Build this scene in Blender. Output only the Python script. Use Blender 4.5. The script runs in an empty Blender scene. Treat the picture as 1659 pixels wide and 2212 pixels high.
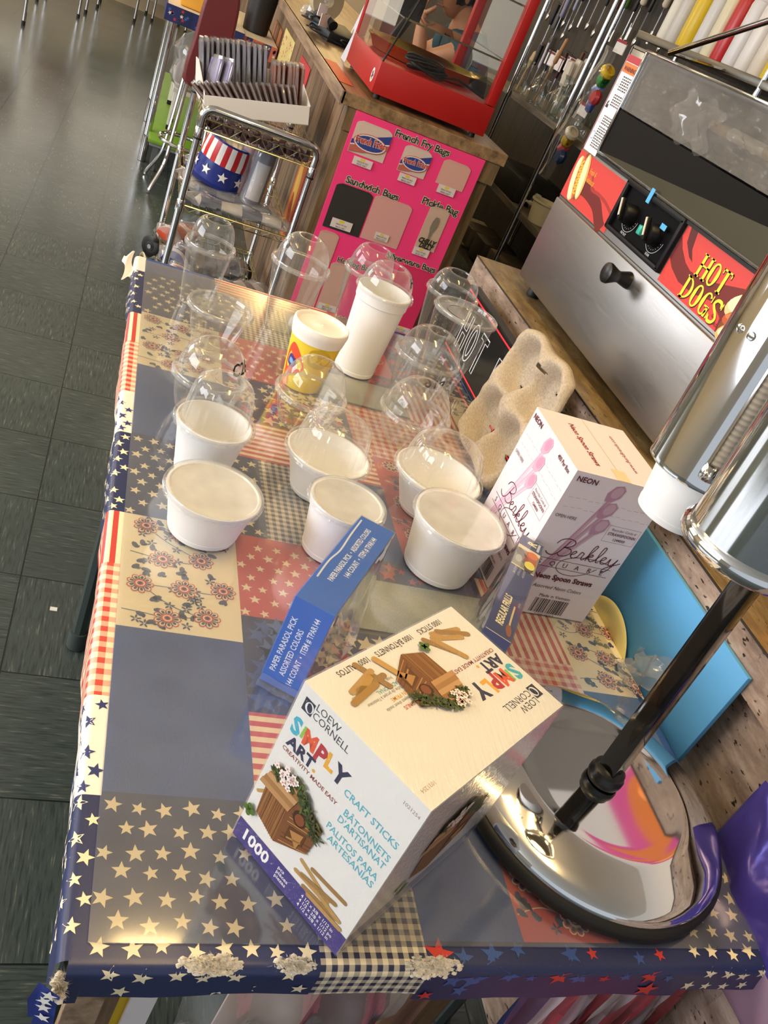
import bpy, bmesh, math, random
from mathutils import Matrix, Vector
random.seed(7)
SC = bpy.context.scene
COL = SC.collection
PI = math.pi
# ------------------------------------------------------------------ camera
F_PX = 1858.75
cd = bpy.data.cameras.new('camera'); cam = bpy.data.objects.new('camera', cd); COL.objects.link(cam)
RX = Vector((0.91117562, -0.18355391, 0.36887253)); RY = Vector((0.19247017, -0.60196825, -0.77497707)); RZ = Vector((0.36429962, 0.77713717, -0.51317015))
cam.matrix_world = Matrix(((RX.x, -RY.x, -RZ.x, -0.10693503), (RX.y, -RY.y, -RZ.y, -0.38754599), (RX.z, -RY.z, -RZ.z, 1.47822908), (0, 0, 0, 1)))
# columns are camera X, Y, Z axes
cd.sensor_fit = 'HORIZONTAL'; cd.sensor_width = 36.0; cd.lens = 36.0 * F_PX / 1659.0
cd.clip_start = 0.05
SC.camera = cam
SC.view_settings.view_transform = 'Standard'; SC.view_settings.look = 'None'
SC.view_settings.gamma = 1.0; SC.view_settings.use_curve_mapping = False
SC.view_settings.exposure = 0.28
SC.cycles.transparent_max_bounces = 40
SC.cycles.max_bounces = 8
SC.cycles.sample_clamp_indirect = 6.0
# ------------------------------------------------------------------ world and daylight
w = bpy.data.worlds.new('world'); SC.world = w; w.use_nodes = True
bg = w.node_tree.nodes['Background']; bg.inputs[0].default_value = (0.85, 0.92, 1.0, 1); bg.inputs[1].default_value = 0.6
def area(name, loc, rot, sx, sy, power, color):
    l = bpy.data.lights.new(name, 'AREA'); l.shape = 'RECTANGLE'; l.size = sx; l.size_y = sy; l.energy = power; l.color = color
    o = bpy.data.objects.new(name, l); o.location = loc; o.rotation_euler = rot; COL.objects.link(o); return o
# daylight coming through the shop windows of the left wall
area('window_daylight', (-4.92, 0.3, 1.75), (0, -PI / 2, 0), 1.9, 4.2, 180, (0.90, 0.93, 1.0))
area('window_daylight_far', (-4.92, 6.3, 1.75), (0, -PI / 2, 0), 1.9, 3.6, 90, (0.93, 0.95, 1.0))
STRIPS = [(0.455, 0.43), (-1.75, 0.9), (1.5, 7.3), (-1.75, 4.4), (1.5, 9.2), (-1.75, 7.8), (-3.6, 2.6), (-3.6, 6.2)]
STRIP_POWER = 12
# ------------------------------------------------------------------ colours and materials
def lin(h):
    if not isinstance(h, str): return tuple(h)
    h = h.lstrip('#'); v = [int(h[i:i + 2], 16) / 255 for i in (0, 2, 4)]
    return tuple(c / 12.92 if c <= 0.04045 else ((c + 0.055) / 1.055) ** 2.4 for c in v)
MATS = {}
class NT:
    def __init__(s, m): s.t = m.node_tree; s.n = s.t.nodes; s.b = s.n.get('Principled BSDF')
    def new(s, typ, **kw):
        nd = s.n.new('ShaderNode' + typ)
        for k, v in kw.items():
            if k == 'inp':
                for i, x in v.items():
                    if hasattr(x, 'is_linked'): s.t.links.new(x, nd.inputs[i])
                    elif isinstance(x, (tuple, list)) and len(x) == 3 and nd.inputs[i].type == 'RGBA': nd.inputs[i].default_value = (*x, 1)
                    else: nd.inputs[i].default_value = x
            else: setattr(nd, k, v)
        return nd
    def math(s, op, a, b=0.0): return s.new('Math', operation=op, inp={0: a, 1: b}).outputs[0]
    def mix(s, f, a, b): return s.new('Mix', data_type='RGBA', inp={0: f, 6: a, 7: b}).outputs[2]
    def link(s, a, b): s.t.links.new(a, b)
    def ramp(s, f, stops):
        r = s.new('ValToRGB', inp={0: f}); e = r.color_ramp.elements
        while len(e) < len(stops): e.new(0.5)
        for el, (p, c) in zip(e, stops): el.position = p; el.color = (*c, 1)
        return r.outputs[0]
    def bump(s, h, strength, dist=0.002):
        b = s.new('Bump', inp={'Height': h, 'Strength': strength, 'Distance': dist}); s.link(b.outputs[0], s.b.inputs['Normal'])
def newmat(name):
    m = bpy.data.materials.new(name); m.use_nodes = True; MATS[name] = m; return m, NT(m)
def P(col, rough=0.55, metal=0.0, coat=0.0, emit=0.0, spec=0.5, var=0.0):
    """plain coloured surface with a little procedural variation in its roughness"""
    key = 'c_%s_%g_%g_%g_%g_%g' % (col, rough, metal, coat, emit, var)
    if key in MATS: return MATS[key]
    m, t = newmat(key); c = lin(col)
    t.b.inputs['Base Color'].default_value = (*c, 1); t.b.inputs['Roughness'].default_value = rough
    t.b.inputs['Metallic'].default_value = metal; t.b.inputs['Coat Weight'].default_value = coat
    t.b.inputs['Coat Roughness'].default_value = 0.06; t.b.inputs['Specular IOR Level'].default_value = spec
    if var:
        no = t.new('TexNoise', inp={'Scale': 35.0, 'Detail': 4.0})
        t.link(t.mix(t.math('MULTIPLY', no.outputs[0], var), c, tuple(x * 0.55 for x in c)), t.b.inputs['Base Color'])
    if emit:
        t.b.inputs['Emission Color'].default_value = (*c, 1); t.b.inputs['Emission Strength'].default_value = emit
    return m
def uvnode(t): return t.new('TexCoord').outputs['UV']
def objnode(t): return t.new('TexCoord').outputs['Object']
# shop floor: dark green 12 inch vinyl tiles, streaks turned 90 degrees from tile to tile
m, t = newmat('floor_tiles'); g = t.new('NewGeometry').outputs['Position']; s = t.new('SeparateXYZ', inp={0: g})
fx = t.math('DIVIDE', t.math('ADD', s.outputs[0], 0.119), 0.3035); fy = t.math('DIVIDE', t.math('SUBTRACT', s.outputs[1], 1.262), 0.3035)
par = t.math('MODULO', t.math('ABSOLUTE', t.math('ADD', t.math('FLOOR', fx), t.math('FLOOR', fy))), 2.0)
n1 = t.new('TexNoise', inp={0: t.new('Mapping', inp={0: g, 3: (18, 210, 1)}).outputs[0], 'Scale': 1.0, 'Detail': 3.0})
n2 = t.new('TexNoise', inp={0: t.new('Mapping', inp={0: g, 3: (210, 18, 1)}).outputs[0], 'Scale': 1.0, 'Detail': 3.0})
st = t.new('Mix', data_type='FLOAT', inp={0: par, 2: n1.outputs[0], 3: n2.outputs[0]}).outputs[0]
streak = t.ramp(st, [(0.60, (0, 0, 0)), (0.72, (1, 1, 1))])
big = t.new('TexNoise', inp={0: g, 'Scale': 1.6, 'Detail': 4.0}).outputs[0]
base = t.mix(big, lin('#37413f'), lin('#505b5a'))
dark = t.ramp(st, [(0.30, (0.55, 0.55, 0.55)), (0.5, (1, 1, 1))])
base = t.new('Mix', data_type='RGBA', blend_type='MULTIPLY', inp={0: 1.0, 6: base, 7: dark}).outputs[2]
colr = t.mix(t.math('MULTIPLY', streak, 0.30), base, lin('#a9a893'))
def seam(f): return t.math('LESS_THAN', t.math('ABSOLUTE', t.math('SUBTRACT', t.math('FRACT', f), 0.5)), 0.4945)
sm = t.math('MULTIPLY', seam(fx), seam(fy))
t.link(t.mix(sm, lin('#1c201f'), colr), t.b.inputs['Base Color'])
t.link(t.math('ADD', t.math('MULTIPLY', big, 0.22), 0.10), t.b.inputs['Roughness']); t.b.inputs['Specular IOR Level'].default_value = 0.7
t.bump(t.new('TexNoise', inp={0: g, 'Scale': 9.0, 'Detail': 2.0}).outputs[0], 0.10, 0.004)
def wood(name, c1, c2, seams, axis=2, plank=0.09, rough=0.55, across=0):
    """weathered planks: the grain runs along axis, seams repeat along across"""
    m, t = newmat(name); g = t.new('NewGeometry').outputs['Position']
    sc = [38.0, 38.0, 38.0]; sc[axis] = 3.0
    n = t.new('TexNoise', inp={0: t.new('Mapping', inp={0: g, 3: tuple(sc)}).outputs[0], 'Scale': 1.0, 'Detail': 6.0, 'Roughness': 0.65}).outputs[0]
    col = t.ramp(n, [(0.3, lin(c1)), (0.55, lin(c2)), (0.75, tuple(min(1, x * 1.5) for x in lin(c2)))])
    if seams:
        s = t.new('SeparateXYZ', inp={0: g}); f = t.math('DIVIDE', s.outputs[across], plank)
        sm = t.math('LESS_THAN', t.math('ABSOLUTE', t.math('SUBTRACT', t.math('FRACT', f), 0.5)), 0.475)
        wn = t.new('TexWhiteNoise', noise_dimensions='1D', inp={'W': t.math('FLOOR', f)}).outputs[0]
        col = t.new('Mix', data_type='RGBA', blend_type='MULTIPLY', inp={0: 1.0, 6: col, 7: t.ramp(wn, [(0, (0.6, 0.6, 0.6)), (1, (1, 1, 1))])}).outputs[2]
        col = t.mix(sm, lin('#120d09'), col)
    t.link(col, t.b.inputs['Base Color']); t.b.inputs['Roughness'].default_value = rough
    t.bump(n, 0.25, 0.002); return m
wood('wood_wall', '#1a1612', '#362e26', True, 2, 0.19, 0.6, 1)
wood('wood_counter_side', '#5b4636', '#93785e', True, 2, 0.17, 0.5, 1)
wood('wood_counter_end', '#43351f', '#7a6545', False, 2, 0.1, 0.5)
wood('wood_counter_top', '#5f4a33', '#977a57', False, 1, 0.1, 0.3)
wood('wood_counter_edge', '#6a5544', '#a08870', False, 1, 0.1, 0.4)
wood('wood_shelf', '#4c4336', '#7d7260', False, 1, 0.1, 0.5)
# stone-pattern laminate of the near counter: light brown top, pink-brown speckled edge
def laminate(name, a, b, c, dk):
    m, t = newmat(name); g = t.new('NewGeometry').outputs['Position']
    n = t.new('TexNoise', inp={0: t.new('Mapping', inp={0: g, 3: (34, 9, 34)}).outputs[0], 'Scale': 1.0, 'Detail': 8.0, 'Roughness': 0.7}).outputs[0]
    col = t.ramp(n, [(0.3, lin(a)), (0.5, lin(b)), (0.68, lin(c))])
    v = t.new('TexNoise', inp={0: t.new('Mapping', inp={0: g, 3: (150, 60, 150)}).outputs[0], 'Scale': 1.0, 'Detail': 3.0}).outputs[0]
    col = t.mix(t.ramp(v, [(0.63, (0, 0, 0)), (0.68, (1, 1, 1))]), col, lin(dk))
    t.link(col, t.b.inputs['Base Color']); t.b.inputs['Roughness'].default_value = 0.28; return m
laminate('laminate_top', '#5f4a2f', '#86704d', '#a8946c', '#3f2f1c')
laminate('laminate_edge', '#6d594c', '#a08a7a', '#c2b0a0', '#2e251f')
# metals
def metal(name, col, rough, brushed=None):
    m, t = newmat(name); t.b.inputs['Base Color'].default_value = (*lin(col), 1); t.b.inputs['Metallic'].default_value = 1.0
    g = t.new('NewGeometry').outputs['Position']
    n = t.new('TexNoise', inp={0: t.new('Mapping', inp={0: g, 3: brushed or (6, 6, 6)}).outputs[0], 'Scale': 1.0, 'Detail': 3.0}).outputs[0]
    t.link(t.math('ADD', t.math('MULTIPLY', n, rough * 0.7), rough * 0.65), t.b.inputs['Roughness'])
    if brushed: t.bump(n, 0.04, 0.001)
    return m
metal('steel_brushed', '#a6a4a3', 0.36, (900, 12, 900)); metal('chrome', '#dadada', 0.05); metal('chrome_dark', '#a9a6a2', 0.06); metal('brass', '#c9a94e', 0.2); metal('wire', '#d6cfa6', 0.2)
metal('steel_dark', '#8a8780', 0.3)
# clear thin plastic and glass: transparent sheet with Fresnel gloss
def clear(name, tint, haze, ior=1.5, rough=0.03, gain=1.0, edge=0.0, milk=(0.85, 0.85, 0.85)):
    m, t = newmat(name); t.n.remove(t.b); out = t.n['Material Output']
    tr = t.new('BsdfTransparent', inp={0: tint}); gl = t.new('BsdfGlossy', inp={0: (1, 1, 1), 1: rough})
    df = t.new('BsdfDiffuse', inp={0: milk})
    bk = t.new('NewGeometry').outputs['Backfacing']
    fr = t.new('Fresnel', inp={0: t.math('ADD', t.math('MULTIPLY', bk, 1 / ior - ior), ior)}).outputs[0]
    no = t.new('TexNoise', inp={0: t.new('NewGeometry').outputs['Position'], 'Scale': 18.0}).outputs[0]
    fc = t.math('POWER', t.new('LayerWeight', inp={0: 0.5}).outputs['Facing'], 3.0)
    hz = t.math('MINIMUM', t.math('ADD', t.math('MULTIPLY', t.math('ADD', no, 0.5), haze), t.math('MULTIPLY', fc, edge)), 0.9)
    m1 = t.new('MixShader', inp={0: hz, 1: tr.outputs[0], 2: df.outputs[0]})
    m2 = t.new('MixShader', inp={0: t.math('MINIMUM', t.math('MULTIPLY', fr, gain), 1.0), 1: m1.outputs[0], 2: gl.outputs[0]})
    t.link(m2.outputs[0], out.inputs[0]); return m
clear('clear_plastic', (0.93, 0.935, 0.93), 0.018, 1.5, 0.045, 1.0, 0.20)
clear('clear_lid', (0.95, 0.95, 0.94), 0.045, 1.5, 0.045, 1.1, 0.30)
clear('flat_lid_film', (0.95, 0.95, 0.94), 0.38, 1.5, 0.12, 1.3, 0.2)
clear('lid_ring', (0.94, 0.94, 0.93), 0.16, 1.5, 0.06, 1.5, 0.25)
clear('film', (0.97, 0.97, 0.97), 0.05, 1.5, 0.06, 1.3)
clear('bag_film', (0.85, 0.85, 0.86), 0.18, 1.5, 0.10, 1.5)
clear('vinyl_clear', (0.95, 0.945, 0.93), 0.060, 1.5, 0.09, 1.6, 0.0, (0.66, 0.72, 0.84))
clear('glass', (0.90, 0.92, 0.91), 0.01, 1.5, 0.01, 1.2)
clear('glass_scuffed', (0.84, 0.83, 0.82), 0.07, 1.5, 0.05, 1.6)
# shrink film with fine stretch creases that glint
m = clear('film_creased', (0.98, 0.98, 0.98), 0.012, 1.5, 0.08, 1.3); t = NT(m)
g = t.new('NewGeometry').outputs['Position']
n = t.new('TexNoise', inp={0: t.new('Mapping', inp={0: g, 2: (0, 0, 0.9), 3: (380, 30, 150)}).outputs[0], 'Scale': 1.0, 'Detail': 3.0}).outputs[0]
bp = t.new('Bump', inp={'Height': n, 'Strength': 0.8, 'Distance': 0.004})
for nd in t.n:
    if nd.type == 'BSDF_GLOSSY': t.link(bp.outputs[0], nd.inputs['Normal'])
# foam cups
m, t = newmat('foam'); t.b.inputs['Base Color'].default_value = (0.86, 0.85, 0.83, 1); t.b.inputs['Roughness'].default_value = 0.45
t.b.inputs['Subsurface Weight'].default_value = 0.15; t.b.inputs['Subsurface Radius'].default_value = (0.02, 0.018, 0.015); t.b.inputs['Subsurface Scale'].default_value = 0.3
t.bump(t.new('TexVoronoi', inp={'Scale': 420.0}).outputs[0], 0.05, 0.001)
# moulded pulp
m, t = newmat('pulp'); n = t.new('TexNoise', inp={'Scale': 60.0, 'Detail': 5.0}).outputs[0]
t.link(t.ramp(n, [(0.3, lin('#a39480')), (0.7, lin('#bfb09a'))]), t.b.inputs['Base Color']); t.b.inputs['Roughness'].default_value = 0.85; t.bump(n, 0.3, 0.002)
# cloth weaves (UV = unfolded cloth metres)
def gingham(name, c, cream, f):
    m, t = newmat(name); s = t.new('SeparateXYZ', inp={0: uvnode(t)})
    a = t.math('LESS_THAN', t.math('FRACT', t.math('MULTIPLY', s.outputs[0], f)), 0.5); b = t.math('LESS_THAN', t.math('FRACT', t.math('MULTIPLY', s.outputs[1], f)), 0.5)
    k = t.math('MULTIPLY', t.math('ADD', a, b), 0.5)
    t.link(t.mix(k, lin(cream), lin(c)), t.b.inputs['Base Color']); t.b.inputs['Roughness'].default_value = 0.5; t.b.inputs['Coat Weight'].default_value = 0.25; t.b.inputs['Coat Roughness'].default_value = 0.2; return m
def stripes(name, c, cream, f, ax):
    m, t = newmat(name); s = t.new('SeparateXYZ', inp={0: uvnode(t)})
    k = t.math('LESS_THAN', t.math('FRACT', t.math('MULTIPLY', s.outputs[ax], f)), 0.5)
    t.link(t.mix(k, lin(cream), lin(c)), t.b.inputs['Base Color']); t.b.inputs['Roughness'].default_value = 0.5; t.b.inputs['Coat Weight'].default_value = 0.25; t.b.inputs['Coat Roughness'].default_value = 0.2; return m
def weave(name, a, b, f=900.0):
    m, t = newmat(name); u = uvnode(t)
    n = t.new('TexNoise', inp={0: t.new('Mapping', inp={0: u, 2: (0, 0, 0.7), 3: (f, f * 0.25, 1)}).outputs[0], 'Scale': 1.0, 'Detail': 2.0}).outputs[0]
    n2 = t.new('TexNoise', inp={0: u, 'Scale': 22.0, 'Detail': 3.0}).outputs[0]
    k = t.math('ADD', t.math('MULTIPLY', n, 0.6), t.math('MULTIPLY', n2, 0.4))
    t.link(t.ramp(k, [(0.35, lin(a)), (0.65, lin(b))]), t.b.inputs['Base Color']); t.b.inputs['Roughness'].default_value = 0.5; t.b.inputs['Coat Weight'].default_value = 0.25; t.b.inputs['Coat Roughness'].default_value = 0.2; return m
NAVY, CREAM, RED = '#1f2a55', '#f1e3c0', '#c8312f'
gingham('gingham_navy', '#22294a', '#e9dcc0', 88); gingham('gingham_red', '#cf4a40', '#f2e2c4', 60)
stripes('stripe_across', '#c9413a', '#f2e2c4', 68, 1); stripes('stripe_along', '#c9413a', '#f2e2c4', 68, 0)
weave('denim', '#21407f', '#3a5ca2'); weave('denim_light', '#8f998f', '#c3c4b2'); weave('cloth_navy', '#1c2650', '#243061'); weave('cloth_red', '#c5443f', '#d05550'); weave('cloth_cream', '#efe2be', '#f5ebcf'); weave('cloth_white', '#efe8dc', '#f7f2ea'); weave('cloth_green_dark', '#27304a', '#323c55')
weave('star_blue', '#2c4a8c', '#3a5ea4')
# ------------------------------------------------------------------ geometry helpers
def V(*a): return Vector(a)
def T(x, y, z): return Matrix.Translation((x, y, z))
def Rm(a, ax='Z'): return Matrix.Rotation(a, 4, ax)
def getm(m): return m if not isinstance(m, str) else (MATS[m] if m in MATS else P(m))
class MB:
    """collects shapes and links them as ONE mesh object"""
    def __init__(s): s.v = []; s.f = []; s.m = []; s.uv = []; s.hasuv = False
    def add(s, vs, fs, mat, M=None, uvs=None):
        o = len(s.v)
        s.v += [tuple(M @ Vector(p)) if M else tuple(p) for p in vs]
        s.uv += uvs if uvs else [(0, 0)] * len(vs)
        if uvs: s.hasuv = True
        for f in fs: s.f.append([i + o for i in f]); s.m.append(mat)
        return s
    def bm(s, b, mat, M=None):
        b.verts.index_update(); s.add([v.co.copy() for v in b.verts], [[v.index for v in f.verts] for f in b.faces], mat, M); b.free(); return s
    def box(s, c, d, mat, M=None, bevel=0.0, seg=2):
        b = bmesh.new(); bmesh.ops.create_cube(b, size=1.0)
        for v in b.verts: v.co = Vector((v.co.x * d[0] + c[0], v.co.y * d[1] + c[1], v.co.z * d[2] + c[2]))
        if bevel: bmesh.ops.bevel(b, geom=list(b.edges), offset=bevel, segments=seg, affect='EDGES', profile=0.5)
        return s.bm(b, mat, M)
    def lathe(s, prof, mat, M=None, seg=48, mod=None, close=False):
        """prof: list of (r, z); mod(angle, r, z) may change the radius"""
        vs = []; fs = []; rings = []
        for r, z in prof:
            if r < 1e-6: rings.append([len(vs)]); vs.append((0, 0, z))
            else:
                rings.append(list(range(len(vs), len(vs) + seg)))
                for k in range(seg):
                    a = 2 * PI * k / seg; rr = mod(a, r, z) if mod else r
                    vs.append((rr * math.cos(a), rr * math.sin(a), z))
        for A, B in zip(rings, rings[1:]):
            for k in range(seg):
                k2 = (k + 1) % seg
                if len(A) == 1 and len(B) == 1: break
                if len(A) == 1: fs.append([A[0], B[k2], B[k]])
                elif len(B) == 1: fs.append([A[k], A[k2], B[0]])
                else: fs.append([A[k], A[k2], B[k2], B[k]])
        return s.add(vs, fs, mat, M)
    def tube(s, path, r, mat, M=None, seg=8, cap=True, closed=False):
        path = [Vector(p) for p in path]; n = len(path); rad = r if isinstance(r, (list, tuple)) else [r] * n
        vs = []; fs = []; up = None
        for i, p in enumerate(path):
            a = path[(i - 1) % n] if (closed or i > 0) else p; b = path[(i + 1) % n] if (closed or i < n - 1) else p
            d = (b - a).normalized()
            if up is None: up = d.orthogonal().normalized()
            else: up = (up - d * up.dot(d)).normalized() if (up - d * up.dot(d)).length > 1e-5 else d.orthogonal().normalized()
            sd = d.cross(up)
            for k in range(seg):
                an = 2 * PI * k / seg; vs.append(p + (up * math.cos(an) + sd * math.sin(an)) * rad[i])
        R = n if closed else n - 1
        for i in range(R):
            for k in range(seg):
                k2 = (k + 1) % seg; j = (i + 1) % n
                fs.append([i * seg + k, i * seg + k2, j * seg + k2, j * seg + k])
        if cap and not closed: fs.append(list(range(seg))[::-1]); fs.append([(n - 1) * seg + k for k in range(seg)])
        return s.add(vs, fs, mat, M)
    def prism(s, poly, depth, mat, M=None):
        """flat outline in local XY extruded along local Z"""
        n = len(poly); vs = [(x, y, 0) for x, y in poly] + [(x, y, depth) for x, y in poly]
        fs = [list(range(n))[::-1], [n + i for i in range(n)]] + [[i, (i + 1) % n, n + (i + 1) % n, n + i] for i in range(n)]
        return s.add(vs, fs, mat, M)
    def grid(s, fn, nu, nv, mat, M=None):
        vs = [fn(i / nu, j / nv) for j in range(nv + 1) for i in range(nu + 1)]; W = nu + 1
        fs = [[j * W + i, j * W + i + 1, (j + 1) * W + i + 1, (j + 1) * W + i] for j in range(nv) for i in range(nu)]
        return s.add(vs, fs, mat, M)
    # ---- flat print laid on a face: fr = Frame
    def pol(s, fr, pts, mat, lift=1):
        return s.add([fr(x, y, lift) for x, y in pts], [list(range(len(pts)))], mat)
    def rect(s, fr, x0, y0, x1, y1, mat, lift=1): return s.pol(fr, [(x0, y0), (x1, y0), (x1, y1), (x0, y1)], mat, lift)
    def ell(s, fr, x, y, a, b, mat, lift=1, rot=0.0, n=20):
        c, q = math.cos(rot), math.sin(rot)
        return s.pol(fr, [(x + a * math.cos(2 * PI * k / n) * c - b * math.sin(2 * PI * k / n) * q, y + a * math.cos(2 * PI * k / n) * q + b * math.sin(2 * PI * k / n) * c) for k in range(n)], mat, lift)
    def stroke(s, fr, pts, wd, mat, lift=1, smooth=True, closed=False):
        p = catmull(pts, 6, closed) if smooth else [Vector((x, y)) for x, y in pts]
        n = len(p); vs = []; fs = []
        for i in range(n):
            a = p[(i - 1) % n] if (closed or i > 0) else p[i]; b = p[(i + 1) % n] if (closed or i < n - 1) else p[i]
            d = (b - a); d = d.normalized() if d.length > 1e-9 else Vector((1, 0)); nn = Vector((-d.y, d.x)) * wd / 2
            for q in (p[i] - nn, p[i] + nn): vs.append(fr(q.x, q.y, lift))
        for i in range(n if closed else n - 1):
            j = (i + 1) % n; fs.append([2 * i, 2 * j, 2 * j + 1, 2 * i + 1])
        return s.add(vs, fs, mat)
    def text(s, fr, txt, x, y, size, mat, align='L', sx=1.0, rot=0.0, bold=0.0, lift=1, shear=0.0):
        vs, fs, wdt = text2d(txt, bold, shear); ox = {'L': 0, 'C': -wdt / 2, 'R': -wdt}[align]; c, q = math.cos(rot), math.sin(rot)
        out = []
        for a, b in vs:
            a = (a + ox) * size * sx; b = b * size; out.append(fr(x + a * c - b * q, y + a * q + b * c, lift))
        return s.add(out, fs, mat)
    def build(s, name, parent=None, loc=None, rot=None, smooth=40, recalc=False):
        me = bpy.data.meshes.new(name); me.from_pydata([tuple(p) for p in s.v], [], s.f)
        keys = []
        for k in s.m:
            if k not in keys: keys.append(k)
        for k in keys: me.materials.append(getm(k))
        ix = {k: i for i, k in enumerate(keys)}
        me.polygons.foreach_set('material_index', [ix[k] for k in s.m])
        if s.hasuv:
            uvl = me.uv_layers.new(name='UVMap'); li = [0] * len(me.loops); me.loops.foreach_get('vertex_index', li)
            flat = []
            for i in li: flat += list(s.uv[i])
            uvl.data.foreach_set('uv', flat)
        if recalc:
            b = bmesh.new(); b.from_mesh(me); bmesh.ops.recalc_face_normals(b, faces=list(b.faces)); b.to_mesh(me); b.free()
        me.update()
        if smooth:
            me.shade_smooth(); me.set_sharp_from_angle(angle=math.radians(smooth))
        o = bpy.data.objects.new(name, me); COL.objects.link(o)
        if parent: o.parent = parent
        if loc: o.location = loc
        if rot: o.rotation_euler = rot
        return o
class Frame:
    """face of a box as a sheet of paper: x along u, y along v, lift steps of 0.12 mm along the outward normal"""
    def __init__(s, o, u, v, step=0.00012): s.o = Vector(o); s.u = Vector(u).normalized(); s.v = Vector(v).normalized(); s.n = s.u.cross(s.v); s.step = step
    def __call__(s, x, y, lift=1): return s.o + s.u * x + s.v * y + s.n * (s.step * lift)
class Bent:
    """print wrapped on a cup wall: x = arc length from angle a0, y = height, radius r(y)"""
    def __init__(s, a0, rf, step=0.00025, sgn=1): s.a0 = a0; s.rf = rf; s.step = step; s.sgn = sgn
    def __call__(s, x, y, lift=1):
        r = s.rf(y) + s.step * lift; a = s.a0 + s.sgn * x / s.rf(0.05); return Vector((r * math.cos(a), r * math.sin(a), y))
def catmull(pts, n=6, closed=False):
    p = [Vector(q) for q in pts]; N = len(p); out = []
    if N < 3: return p
    R = range(N) if closed else range(N - 1)
    for i in R:
        a, b, c, d = (p[(i - 1) % N] if (closed or i > 0) else p[i]), p[i], p[(i + 1) % N], (p[(i + 2) % N] if (closed or i + 2 < N) else p[(i + 1) % N])
        for k in range(n):
            t = k / n
            out.append(0.5 * ((2 * b) + (c - a) * t + (2 * a - 5 * b + 4 * c - d) * t * t + (3 * b - a - 3 * c + d) * t ** 3))
    if not closed: out.append(p[-1])
    return out
TXT = {}
def text2d(txt, bold=0.0, shear=0.0):
    k = (txt, bold, shear)
    if k in TXT: return TXT[k]
    cu = bpy.data.curves.new('lettering', 'FONT'); cu.body = txt; cu.resolution_u = 2; cu.offset = bold; cu.shear = shear
    o = bpy.data.objects.new('lettering', cu); me = o.to_mesh()
    vs = [(v.co.x, v.co.y) for v in me.vertices]; fs = [list(p.vertices) for p in me.polygons]
    o.to_mesh_clear(); bpy.data.objects.remove(o); bpy.data.curves.remove(cu)
    wd = max([v[0] for v in vs], default=0); TXT[k] = (vs, fs, wd); return TXT[k]
def tag(o, label, cat, group=None, kind=None):
    o['label'] = label; o['category'] = cat
    if group: o['group'] = group
    if kind: o['kind'] = kind
    return o
def thing(name, label, cat, loc=(0, 0, 0), rz=0.0, group=None):
    o = bpy.data.objects.new(name, None); o.empty_display_size = 0.05; COL.objects.link(o); o.location = loc; o.rotation_euler = (0, 0, rz)
    return tag(o, label, cat, group)
def struct(mb, name, **k):
    o = mb.build(name, **k); o['kind'] = 'structure'; return o
def dup(root, loc=None, rz=None, label=None, group=None):
    r = root.copy(); COL.objects.link(r)
    if loc: r.location = loc
    if rz is not None: r.rotation_euler = (0, 0, rz)
    if label: r['label'] = label
    if group: r['group'] = group
    for ch in list(root.children):
        c = ch.copy(); COL.objects.link(c); c.parent = r
        for gc in list(ch.children):
            d = gc.copy(); COL.objects.link(d); d.parent = c
    return r
H = 0.74          # top of the vinyl sheet on the display table
def star_pts(x, y, r, rot, inner=0.42):
    return [(x + (r if k % 2 == 0 else r * inner) * math.cos(rot + PI / 2 + k * PI / 5), y + (r if k % 2 == 0 else r * inner) * math.sin(rot + PI / 2 + k * PI / 5)) for k in range(10)]
def star_poly(fr_add, x, y, r, rot, mat):
    pts = star_pts(x, y, r, rot); c = (x, y)
    fr_add([c] + pts, [[0, 1 + k, 1 + (k + 1) % 10] for k in range(10)], mat)
# ------------------------------------------------------------------ room
struct(MB().box((-0.8, 3.2, -0.05), (9.0, 15.0, 0.1), 'floor_tiles'), 'floor', smooth=0)
m = P('#e9e4da', 0.8, var=0.15)
struct(MB().box((-0.8, 3.2, 3.0), (9.0, 15.0, 0.1), '#efe9dd'), 'ceiling', smooth=0)
struct(MB().box((2.32, 3.2, 1.05), (0.1, 15.0, 2.1), 'wood_wall').box((2.32, 3.2, 2.55), (0.1, 15.0, 0.9), P('#e4dcd2', .7, var=.1)), 'wall_right', smooth=0)
struct(MB().box((2.262, 3.2, 2.1), (0.016, 15.0, 0.07), 'wood_counter_side'), 'trim_1', smooth=0)
b = MB()
WX = [(-1.8, 2.4), (4.5, 8.1)]
b.box((-5.1, 3.2, 0.4), (0.1, 15.0, 0.8), '#cfc6b6').box((-5.1, 3.2, 2.85), (0.1, 15.0, 0.3), '#cfc6b6')
for y0, y1 in ((-4.3, -1.8), (2.4, 4.5), (8.1, 10.7)): b.box((-5.1, (y0 + y1) / 2, 1.75), (0.1, y1 - y0, 1.9), '#cfc6b6')
struct(b, 'wall_left', smooth=0)
for i, (y0, y1) in enumerate(WX):
    wr = MB()
    for k in range(4): yy = y0 + (y1 - y0) * k / 3; wr.box((-5.06, yy, 1.75), (0.06, 0.06, 1.9), '#8a8880')
    wr.box((-5.06, (y0 + y1) / 2, 0.83), (0.08, y1 - y0, 0.06), '#8a8880').box((-5.06, (y0 + y1) / 2, 2.67), (0.08, y1 - y0, 0.06), '#8a8880')
    wo = struct(wr, 'window_%d' % (i + 1), smooth=0)
    MB().box((-5.1, (y0 + y1) / 2, 1.75), (0.006, y1 - y0 - 0.02, 1.86), P('#e8f0ff', 0.3, emit=1.2)).build('window_pane', wo, smooth=0)
b = MB(); FY = 10.15
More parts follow.
